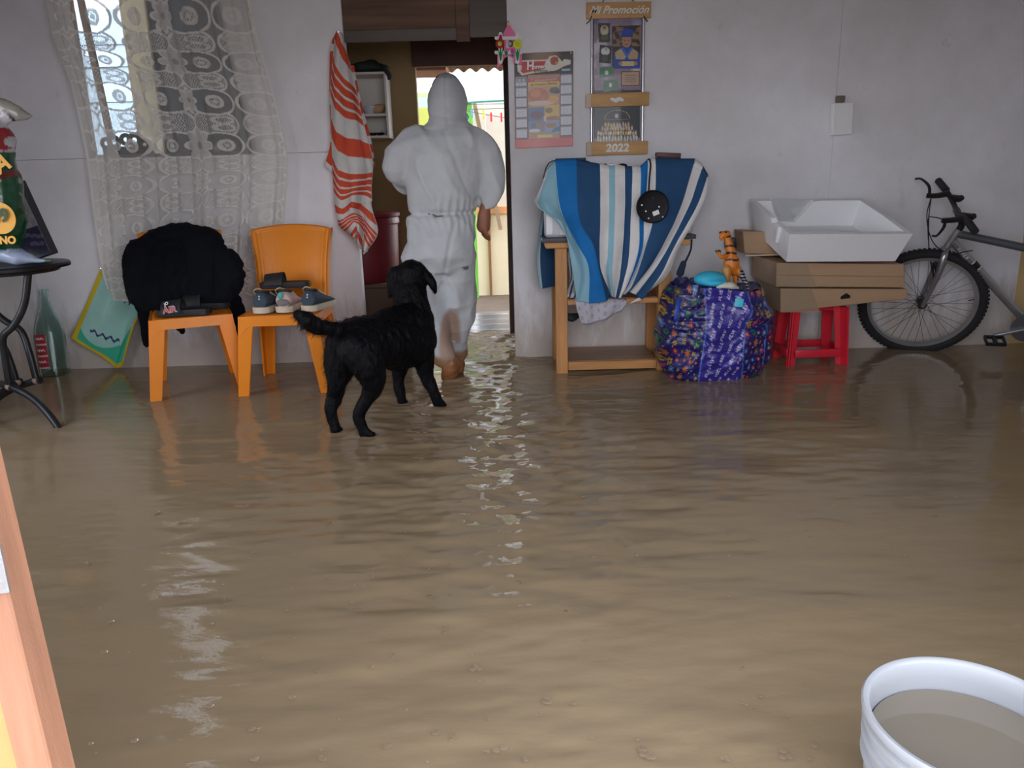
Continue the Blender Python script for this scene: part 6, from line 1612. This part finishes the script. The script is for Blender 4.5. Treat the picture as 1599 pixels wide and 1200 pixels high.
# ------------------------------------------------------------------ garden table at the left with a printed sack
def left_table():
    ft = PZ(101, 684, -.04); YT = ft.y + .22
    MT = mat('worn_black_metal', (.035, .037, .042), .35, .5, var=.35, bump=.1)
    pe = P(97, 413, YT); Rt_ = .27; cx = pe.x - Rt_; cz = pe.z
    root = thing('garden_table', 'round black metal table with curved tube legs at the left edge', 'table', (cx, YT, -.05))
    bm = bmesh.new(); lathe(bm, [(.001, -.004), (Rt_ - .01, -.004), (Rt_, -.012), (Rt_ + .002, 0), (Rt_ - .003, .008), (.001, .010)], (cx, YT, cz), 72); fin('tabletop', bm, MT, root)
    bm = bmesh.new(); R2 = Rt_ * .80
    vs = [[Vector((cx + R2 * math.cos(a), YT + R2 * math.sin(a), cz - .02))] for a in np.linspace(0, 2 * PI, 49)]
    tube(bm, [v[0] for v in vs], .012, 8); fin('rim_tube', bm, MT, root)
    j = P(15, 604, YT - .05); top = P(44, 427, YT - .10)
    c = Vector((cx, YT, 0))
    def leg(ang):
        Rz = Matrix.Rotation(ang, 3, 'Z')
        def T(v): return c + Rz @ (Vector(v) - c)
        g = bmesh.new(); pts = [top, P(38, 475, YT - .10), P(22, 508, YT - .09), P(5, 527, YT - .08), P(8, 560, YT - .06), j]
        tube(g, [T(p) for p in pts], .0155, 12, 30); fin('leg', g, MT, root)
        g = bmesh.new(); pts = ([P(-45, 603, YT + .05), P(-10, 598, YT)] if ang == 0 else [j + Vector((-.02, .01, 0)), j + Vector((-.01, .005, 0))]) + [j, P(50, 622, YT - .10), P(78, 650, YT - .17), ft]
        tube(g, [T(p) for p in pts], [.016, .016, .016, .016, .016, .014], 12, 30); fin('foot', g, MT, root)
        g = bmesh.new(); ell(g, T(j), (.02, .02, .018)); fin('weld', g, mat('rusty_weld', A(150, 130, 115), .7), root, 'pale weld joint')
    for a in (0, 3.4, -1.45): leg(a)
    # dark printed box behind
    ztp = cz + .010; YB_ = YT + .12
    b0 = thing('printed_box', 'grey and black printed box leaning behind the green sack on the table', 'box', (pe.x - .1, YB_, ztp))
    lo, hi = P(78, 406, YB_), P(38, 312, YB_); z0 = ztp
    w_ = .14; tilt = Matrix.Rotation(-.28, 3, 'Y'); hgt = .34; cc = Vector((lo.x - .085, YB_, z0 + hgt / 2 + .005))
    bm = bmesh.new(); box(bm, cc, (w_, .06, hgt), tilt, .002, 1); fin('box_body', bm, mat('box_black', A(52, 52, 60), .5), b0, smooth=False)
    cv = Canvas(60, 140, A(150, 148, 152)); cv.rect(0, 85, 60, 140, A(58, 60, 84))
    for y in range(8, 80, 9): cv.rect(30, y, 56 - (y % 4) * 3, y + 2.2, A(95, 95, 100))
    cv.rect(34, 5, 56, 12, A(60, 60, 64)); [cv.ell(30 + k * 6, 95 + (k * 17) % 30, 8, 4, A(110, 100, 130)) for k in range(5)]; cv.noise(.25, .15, 4)
    fx_ = tilt @ Vector((w_ / 2, 0, 0)); fz_ = tilt @ Vector((0, 0, hgt / 2)); e = Vector((0, -.0325, 0))
    flatprint('printed_face', cv, cc - fx_ + fz_ + e, cc + fx_ + fz_ + e, cc - fx_ - fz_ + e, paintmat('photo_print'), b0, .001)
    # sack of goods : clear plastic with green print
    YG = YT - .10
    def q(px, py, dy=0.): return P(px, py, YG + dy)
    sk = thing('printed_sack', 'clear plastic sack with green and red print standing on the black round table', 'sack', (cx + .2, YG, ztp))
    def build(bm):
        limb(bm, [q(-50, 412), q(-48, 395), q(-45, 365), q(-45, 310), q(-45, 262), q(-42, 225), q(-40, 200)], [.06, .20, .235, .215, .19, .18, .12], ax=(1.0, .62), n=24)
        limb(bm, [q(-10, 418), q(30, 422), q(62, 429), q(84, 430)], [.05, .034, .018, .006], ax=(1, 1.2))
        limb(bm, [q(-20, 203), q(15, 200), q(44, 206), q(58, 205)], [.07, .045, .020, .004], ax=(1, .35))
    gz = [q(0, y).z for y in (262, 420)]
    def paint(v):
        x, z = v[:, 0], v[:, 2]; c = np.ones((len(v), 3)) * np.array(A(150, 148, 140)); xe = q(30, 300).x
        n = .012 * vnoise(v, 18)
        lim = np.interp(z, [q(0, 418).z, q(0, 380).z, q(0, 330).z, q(0, 265).z], [q(44, 0 + 410, -.08).x, q(40, 380, -.1).x, q(28, 330, -.1).x, q(18, 265, -.1).x])
        g = (x < lim + n) & (z < q(0, 262).z) & (z > q(0, 414).z + n)
        c[g] = A(28, 88, 58)
        b = (z <= q(0, 412).z) ; c[b] = A(165, 178, 205)
        r = (np.abs(z - q(0, 312).z - .5 * (x - q(0, 312).x)) < .014) & g; c[r] = A(120, 52, 46)
        tip = x > q(76, 434).x; c[tip & b] = A(70, 150, 90)
        top_ = z > q(0, 262).z; ov = ((x - q(-8, 232).x) / .12) ** 2 + ((z - q(2, 232).z) / .125) ** 2
        c[top_ & (ov < 1)] = (.02, .02, .03); c[top_ & (ov < .80)] = A(205, 205, 212); 
        blot = vnoise(v * np.array([1, 0, 1]), 26, 6) > .08; c[top_ & (ov < .62) & blot] = A(165, 48, 58); c[top_ & (z > q(0, 196).z)] = A(170, 166, 155)
        leaf = g & (x > lim - .035) & (vnoise(v, 30, 3) > .15); c[leaf] = A(150, 165, 150)
        return c
    body = organic('sack_body', build, .007, paintmat('sack_plastic', .25, .15, 40, .6, coat=.4), sk, 4, disp=lambda v, n: .010 * fbm(v, 9, 3, 4), paint=paint)
    zl = min((o_.co.z for o_ in body.data.vertices)) ; body.location.z = -zl + .001
    dz = -zl + .001
    OR = mat('orange_print', A(232, 170, 62), .5, bump=0); DG_ = mat('dark_green_print', A(20, 70, 45), .5, bump=0)
    f_y = YG - .150
    c0 = P(3, 365, f_y); bm = bmesh.new(); lathe(bm, [(.001, -.003), (.062, -.003), (.064, .003), (.001, .004)], c0 + Vector((0, 0.008, dz)), 32, Matrix.Rotation(PI / 2, 3, 'X')); rd = fin('price_roundel', bm, OR, body, 'orange roundel reading 49')
    text('lettering', '49', .075, DG_, rd, c0 + Vector((.004, -.002, dz + .008)), 0, .001, bold=.002)
    text('lettering', 'ANO', .042, OR, body, P(8, 400, f_y) + Vector((0, .012, dz)), .1, .001, bold=.002)
    text('lettering', 'A', .09, OR, body, P(2, 282, f_y) + Vector((0, .016, dz)), .3, .001, rot=Matrix.Rotation(-.5, 3, 'Y') @ Matrix.Rotation(PI / 2, 3, 'X'), bold=.003)
left_table()

# ------------------------------------------------------------------ person in a white hooded coverall
YPR = PZ(705, 590).y
def person():
    Y0 = YPR
    def q(px, py, dy=0.): return P(px, py, Y0 + dy)
    s = (P(800, 300, Y0) - P(700, 300, Y0)).length / 100     # metres per pixel here
    root = thing('person', 'person in a white hooded coverall wading away through the back doorway, seen from behind', 'person', (q(700, 590).x, Y0, -.05))
    SK = mat('skin', A(150, 98, 76), .55, var=.1, vscale=12)
    def rings(bm, rows, n=28):
        R_ = []
        for (px, py, hw, hd, dy) in rows:
            c = q(px, py, dy); R_.append([c + Vector((hw * s * math.cos(t), hd * math.sin(t), 0)) for t in np.linspace(0, 2 * PI, n, endpoint=False)])
        loft(bm, R_)
    # --- body (skin), mostly inside the suit
    def hand(bm, w0, d, side, curl):
        """w0 wrist point, d hand direction, side = thumb side vector"""
        d = d.normalized(); side = side.normalized(); nrm = d.cross(side).normalized()
        c = w0 + d * .045
        limb(bm, [w0, w0 + d * .03, w0 + d * .085], [.027, .034, .036], ax=(1, 1), n=14)
        for i, (o_, L_) in enumerate(((.030, .068), (.011, .078), (-.009, .072), (-.028, .056))):
            b0 = w0 + d * .085 + side * o_; b1 = b0 + d * L_ * .5 + nrm * curl * L_ * .12; b2 = b1 + (d * .8 + nrm * curl * .55) * L_ * .3; b3 = b2 + (d * .45 + nrm * curl * .9) * L_ * .26
            limb(bm, [b0 - d * .02, b1, b2, b3], [.0105, .0095, .0085, .007], n=10, steps=10)
        t0 = w0 + d * .025 + side * .028; limb(bm, [t0, t0 + side * .022 + d * .028 + nrm * curl * .01, t0 + side * .024 + d * .062 + nrm * curl * .02], [.014, .0115, .009], n=10, steps=8)
    rw = q(757, 327, -.02); lw = q(640, 290, .27)
    def body(bm):
        c = q(698, 158, .035)
        ell(bm, c + Vector((0, .01, .015)), (.075, .092, .11)); ell(bm, c + Vector((0, .045, -.05)), (.055, .06, .065))
        ell(bm, c + Vector((0, .108, -.010)), (.014, .018, .022)); ell(bm, c + Vector((0, .098, -.048)), (.026, .012, .010))
        for sx in (-1, 1): ell(bm, c + Vector((sx * .078, .0, -.005)), (.012, .022, .034))
        limb(bm, [q(698, 178, .02), q(697, 215, .0)], [.055, .075])
        rings(bm, [(697, 205, 30, .07, 0), (696, 225, 55, .09, 0), (694, 270, 52, .10, 0), (691, 330, 44, .095, 0), (690, 370, 47, .10, 0), (689, 415, 46, .10, 0)])
        limb(bm, [q(640, 222), q(620, 262), q(632, 282, .14), lw], [.05, .042, .036, .025]); limb(bm, [q(752, 222), q(768, 268), q(765, 300, -.01), rw], [.05, .042, .035, .026])
        limb(bm, [q(665, 410), q(670, 485, 0), q(695, 552, -.06), q(700, 566, -.06)], [.085, .06, .042, .036]); limb(bm, [q(714, 410), q(718, 490, .05), q(712, 548, .12), q(710, 566, .14)], [.085, .06, .042, .036])
        limb(bm, [q(700, 562, -.06), q(700, 585, -.01), q(700, 590, .06)], [.034, .034, .026]); limb(bm, [q(710, 562, .14), q(710, 580, .19), q(710, 582, .27)], [.036, .034, .028])
        hand(bm, rw, Vector((-.12, .08, -1)), Vector((-.3, .9, 0)), 1); hand(bm, lw, Vector((.3, .9, .15)), Vector((0, -.2, 1)), -1)
    bd = organic('body', body, .0058, SK, root, 2)
    c = q(698, 158, .035)
    for sx in (-1, 1):
        bm = bmesh.new(); ell(bm, c + Vector((sx * .032, .098, .022)), (.012, .008, .007), None, 12); fin('eye', bm, WHITEP, bd)
        bm = bmesh.new(); ell(bm, c + Vector((sx * .032, .105, .022)), (.005, .003, .005), None, 10); fin('iris', bm, BLACK, bd)
    def hair(bm): ell(bm, c + Vector((0, .012, .045)), (.080, .092, .088))
    organic('hair', hair, .008, mat('dark_hair', (.02, .016, .014), .6), root, 3)
    # --- coverall
    def suit(bm):
        rings(bm, [(697, 194, 20, .08, 0), (697, 203, 45, .10, 0), (696, 215, 66, .125, 0), (695, 240, 67, .14, -.005), (694, 275, 63, .145, -.005), (692, 305, 56, .14, -.005), (691, 326, 53, .13, 0), (690, 333, 51, .122, 0), (690, 342, 54, .13, 0), (690, 370, 56, .145, -.01), (690, 400, 55, .14, -.01), (690, 425, 50, .12, 0)])
        limb(bm, [q(668, 224), q(648, 229), q(630, 242), q(620, 260, .0), q(630, 277, .06), q(638, 288, .17), q(640, 291, .25)], [.09, .092, .086, .076, .07, .055, .036])
        limb(bm, [q(722, 224), q(744, 230), q(759, 244), q(766, 264), q(769, 290, -.005), q(763, 315, -.01), q(759, 326, -.015)], [.09, .092, .084, .072, .066, .052, .036])
        limb(bm, [q(663, 400), q(665, 440, -.01), q(672, 490, -.01), q(682, 525, -.03), q(694, 556, -.06), q(698, 566, -.06)], [.115, .108, .095, .085, .066, .048])
        limb(bm, [q(716, 400), q(716, 440, .01), q(716, 490, .06), q(714, 525, .1), q(712, 552, .13), q(711, 562, .14)], [.115, .100, .085, .075, .062, .045])
    zw = q(690, 333).z; ca = q(690, 333)
    def sd(v, n):
        x, y, z = v.T
        wgt = np.exp(-((z - zw) / .07) ** 2)
        d = .0050 * np.sin((x * 1.0 + y * .6) * 165 + 3 * vnoise(v, 9)) * wgt * (np.abs(x - ca.x) < .23)
        d -= .013 * np.exp(-((z - zw) / .010) ** 2)
        a = v * np.array([1.0, 1.0, .42]); d += .012 * fbm(a + .12 * vnoise(v, 4, 9)[:, None], 7.5, 2, 2)
        rid = 1 - np.abs(vnoise(v * np.array([1.1, 1, .5]) + z[:, None] * np.array([.5, 0, 0]), 8, 12)); d += .014 * rid ** 3
        rid = 1 - np.abs(vnoise(v * np.array([.55, 1, 1.3]) - z[:, None] * np.array([.4, 0, 0]), 11, 15)); low = np.clip((zw + .05 - z) / .3, 0, 1); d += .006 * rid ** 4 * (.3 + .5 * low)
        # seat seam
        d -= .010 * np.exp(-((x - q(706, 400).x - .25 * (z - q(0, 400).z)) / .008) ** 2) * ((z < zw - .03) & (z > q(0, 470).z) & (y < Y0))
        # back seam / long fold
        d -= .006 * np.exp(-((x - q(706, 250).x + .38 * (z - q(0, 250).z)) / .012) ** 2) * (z > zw + .03) * (y < Y0)
        return d - .008
    st = q(702, 527, -.08); hl = q(706, 560, -.08)
    def sp(v):
        c = np.ones((len(v), 3)) * np.array((.58, .60, .63))
        n = fbm(v, 12, 3, 6)
        d1 = np.hypot((v[:, 0] - st.x - .10 * (v[:, 2] - st.z)) / .055, (v[:, 2] - st.z) / .14) + .18 * n
        k1 = np.clip((1.12 - d1) / .3, 0, 1) * (v[:, 1] < Y0 + .03); c = c * (1 - k1[:, None]) + np.array(A(176, 148, 134)) * k1[:, None]
        k2 = np.clip((q(0, 566).z + .03 * n - v[:, 2]) / .03, 0, 1); c = c * (1 - k2[:, None]) + np.array(A(150, 112, 82)) * k2[:, None]
        # mud smears
        d3 = np.hypot((v[:, 0] - q(728, 415).x) / .018, (v[:, 2] - q(728, 415).z) / .010); c[d3 < 1] = A(110, 105, 105)
        k = np.clip((.30 - v[:, 2]) / .3, 0, 1) * np.clip(.4 + n, 0, 1); c = c * (1 - .35 * k[:, None]) + np.array(A(160, 130, 108)) * .35 * k[:, None]
        return c
    cs = organic('coverall', suit, .0095, paintmat('tyvek', .62, .18, 70, .3), root, 5, disp=sd, paint=sp)
    def hood(bm):
        rings(bm, [(697, 113, 2.5, .01, .02), (697, 117, 9, .05, .01), (697, 126, 18, .095, 0), (698, 140, 25, .115, 0), (698, 158, 28.5, .122, -.005), (698, 172, 28.5, .115, -.005), (699, 184, 26, .10, -.005), (700, 194, 29, .10, -.01), (699, 205, 42, .10, 0)])
    def hd_(v, n):
        d = .006 * fbm(v, 9, 2, 3); rid = 1 - np.abs(vnoise(v * np.array([1, 1, 1]) + (v[:, 2] * .8)[:, None] * np.array([1, 0, 0]), 9, 4)); low = np.clip((q(0, 150).z - v[:, 2]) / .1, 0, 1)
        return d + .012 * rid ** 3 * low - .005 * np.exp(-((v[:, 0] - q(699, 0 + 150).x) / .004) ** 2) * (v[:, 1] < Y0)
    organic('hood', hood, .008, _m['tyvek'], cs, 4, disp=hd_, paint=lambda v: np.ones((len(v), 3)) * np.array((.53, .55, .58)))
    # face opening trim and mask (mask edge shows at the right of the hood)
    bm = bmesh.new(); ell(bm, c + Vector((0, .085, -.045)), (.062, .05, .052)); fin('face_mask', bm, mat('blue_mask', A(190, 215, 235), .7), root, 'pale blue face mask')
    bm = bmesh.new(); tube(bm, [q(726, 176, .03), q(730, 182, .0), q(727, 189, -.02), q(722, 188, -.03)], [.006, .008, .006, .004], 8, 12, .5); fin('mask_strap', bm, mat('blue_mask', A(190, 215, 235), .7), root)
    # small pocket patch on the hip and lettering tag at waist
    bm = bmesh.new(); tube(bm, [q(676, 335, -.125), q(682, 338, -.135), q(692, 337, -.135)], [.006, .010, .004], 8, 8, .4); fin('waist_tear', bm, mat('tear_grey', A(120, 112, 105), .8), cs, 'small torn gap at the waist seam')
    # boots
    def boot(nm, pts, rad):
        organic(nm, lambda bm: limb(bm, pts, rad, ax=(1.0, 1.0)), .006, mat('muddy_boot', A(140, 92, 58), .45, var=.3, vscale=14), root, 2, disp=lambda v, n: .003 * fbm(v, 25, 2, 3))
    boot('boot', [q(701, 563, -.07), q(704, 572, -.075), q(702, 584, -.03), q(699, 590, .05)], [.052, .050, .044, .036])
    boot('boot', [q(711, 566, .14), q(711, 573, .14), q(711, 577, .20), q(711, 578, .28)], [.052, .050, .044, .036])
    # trapped splash round the near boot
person()

# ------------------------------------------------------------------ black dog
def dog():
    r1, r2, f1, f2 = PZ(527, 675).y, PZ(574, 681).y, PZ(628, 629).y, PZ(688, 634).y
    YR, YF_ = (r1 + r2) / 2, (f1 + f2) / 2
    def q(px, py, t=0., dy=0.):  # t: 0 at the rump, 1 at the shoulders
        return P(px, py, YR + (YF_ - YR) * t + dy)
    root = thing('dog', 'black long-eared dog standing in the water, back turned, looking up at the person', 'dog', (q(600, 640, .5).x, (YR + YF_) / 2, -.05))
    def build(bm):
        limb(bm, [q(543, 533, 0), q(568, 532, .25), q(600, 533, .5), q(630, 535, .8), q(648, 528, 1)], [.082, .105, .118, .125, .105], n=22)
        limb(bm, [q(598, 515, .5), q(640, 505, .9)], [.085, .09])
        limb(bm, [q(645, 520, 1), q(644, 490, 1, .01), q(640, 462, 1, .03), q(640, 440, 1, .05)], [.105, .090, .078, .070], n=20)
        ell(bm, q(641, 430, 1, .06), (.074, .085, .066)); ell(bm, q(641, 424, 1, .05), (.066, .07, .05))
        limb(bm, [q(642, 434, 1, .10), q(645, 428, 1, .19), q(646, 426, 1, .24)], [.050, .036, .028])
        # ears
        limb(bm, [q(622, 422, 1, .05), q(614, 432, 1, .05), q(612, 447, 1, .04), q(608, 462, 1, .04)], [.026, .034, .028, .012], ax=(.75, 1.1))
        limb(bm, [q(659, 420, 1, .05), q(668, 432, 1, .05), q(675, 445, 1, .04), q(679, 457, 1, .04)], [.024, .030, .024, .012], ax=(.75, 1.1))
        # front legs
        Yf1, Yf2 = f1 - YR - (YF_ - YR), f2 - YR - (YF_ - YR)
        limb(bm, [q(656, 530, 1, -.03), q(661, 560, 1, -.04), q(667, 590, 1, Yf2), q(678, 615, 1, Yf2), q(684, 629, 1, Yf2)], [.070, .050, .030, .024, .024])
        limb(bm, [q(683, 631, 1, Yf2), q(691, 634, 1, Yf2 + .01)], [.024, .020])
        limb(bm, [q(632, 545, .9, .03), q(624, 570, 1, Yf1 - .0), q(622, 595, 1, Yf1), q(626, 618, 1, Yf1), q(628, 627, 1, Yf1)], [.068, .042, .027, .023, .022]); limb(bm, [q(628, 627, 1, Yf1), q(633, 629, 1, Yf1 + .02)], [.022, .018])
        # hind legs: thigh, stifle, hock, shank
        limb(bm, [q(540, 540, 0, .02), q(531, 570, 0, .02), q(527, 598, 0, .02), q(524, 618, 0, r1 - YR + .02), q(517, 641, 0, r1 - YR), q(525, 668, 0, r1 - YR)], [.080, .068, .042, .030, .024, .022]); limb(bm, [q(525, 670, 0, r1 - YR), q(530, 674, 0, r1 - YR + .03)], [.024, .019])
        limb(bm, [q(558, 545, 0, -.05), q(574, 570, 0, -.06), q(582, 600, 0, r2 - YR), q(574, 622, 0, r2 - YR), q(561, 648, 0, r2 - YR), q(568, 672, 0, r2 - YR)], [.088, .072, .046, .031, .025, .023]); limb(bm, [q(568, 675, 0, r2 - YR), q(579, 679, 0, r2 - YR - .0)], [.024, .019])
        # tail
        limb(bm, [q(534, 518, 0, -.02), q(515, 514, 0, -.05), q(496, 510, 0, -.08), q(480, 500, 0, -.10), q(465, 492, 0, -.11)], [.036, .030, .031, .036, .020])
    def dd(v, n):
        a = v * np.array([1, 1, .35]); return .006 * fbm(a, 22, 3, 2) + .0035 * fbm(v * np.array([1, 1, .25]), 70, 2, 5)
    FUR = mat('black_fur', (.0028, .003, .0045), .5, var=.3, vscale=20, bump=.5, bscale=160, stretch=(1, 1, .25), spec=.16)
    body = organic('dog_body', build, .0062, FUR, root, 4, disp=dd)
    # short coat strands
    v = verts_of(body.data); nn = np.empty(len(v) * 3, np.float32); body.data.vertices.foreach_get('normal', nn); nn = nn.reshape(-1, 3).astype(float)
    N = 16000; idx = rng.integers(0, len(v), N); p = v[idx]; n = nn[idx]
    tailtip = p[:, 0] < (q(540, 500).x - root.location.x); 
    L_ = rng.uniform(.008, .016, N) * (1 + 1.4 * (tailtip & (p[:, 2] > .25)))
    # flow: backwards along the body and down
    fl = np.tile(np.array([-.45, -.45, -.75]), (N, 1)); fl += rng.normal(0, .25, fl.shape)
    fl -= n * (fl * n).sum(1)[:, None]; fl /= np.linalg.norm(fl, axis=1)[:, None] + 1e-9
    d = fl * .85 + n * .5; side = np.cross(d, n); side /= np.linalg.norm(side, axis=1)[:, None] + 1e-9
    wv = .0009
    tri = np.stack([p - side * wv, p + side * wv, p + d * L_[:, None]], 1).reshape(-1, 3)
    me = bpy.data.meshes.new('coat'); me.vertices.add(len(tri)); me.vertices.foreach_set('co', tri.astype(np.float32).ravel())
    me.loops.add(N * 3); me.loops.foreach_set('vertex_index', np.arange(N * 3, dtype=np.int32)); me.polygons.add(N); me.polygons.foreach_set('loop_start', np.arange(0, N * 3, 3, dtype=np.int32)); me.update(calc_edges=True)
    o = link('coat', me, FUR, root); o['kind'] = 'stuff'
    bm = bmesh.new(); ell(bm, q(646, 426, 1, .265), (.014, .01, .011)); fin('nose', bm, BLACK, root)
    for sx in (-1, 1):
        bm = bmesh.new(); ell(bm, q(641, 424, 1, .135) + Vector((sx * .034, 0, .012)), (.010, .008, .010)); fin('eye', bm, mat('amber_eye', A(120, 70, 30), .2), root)
dog()
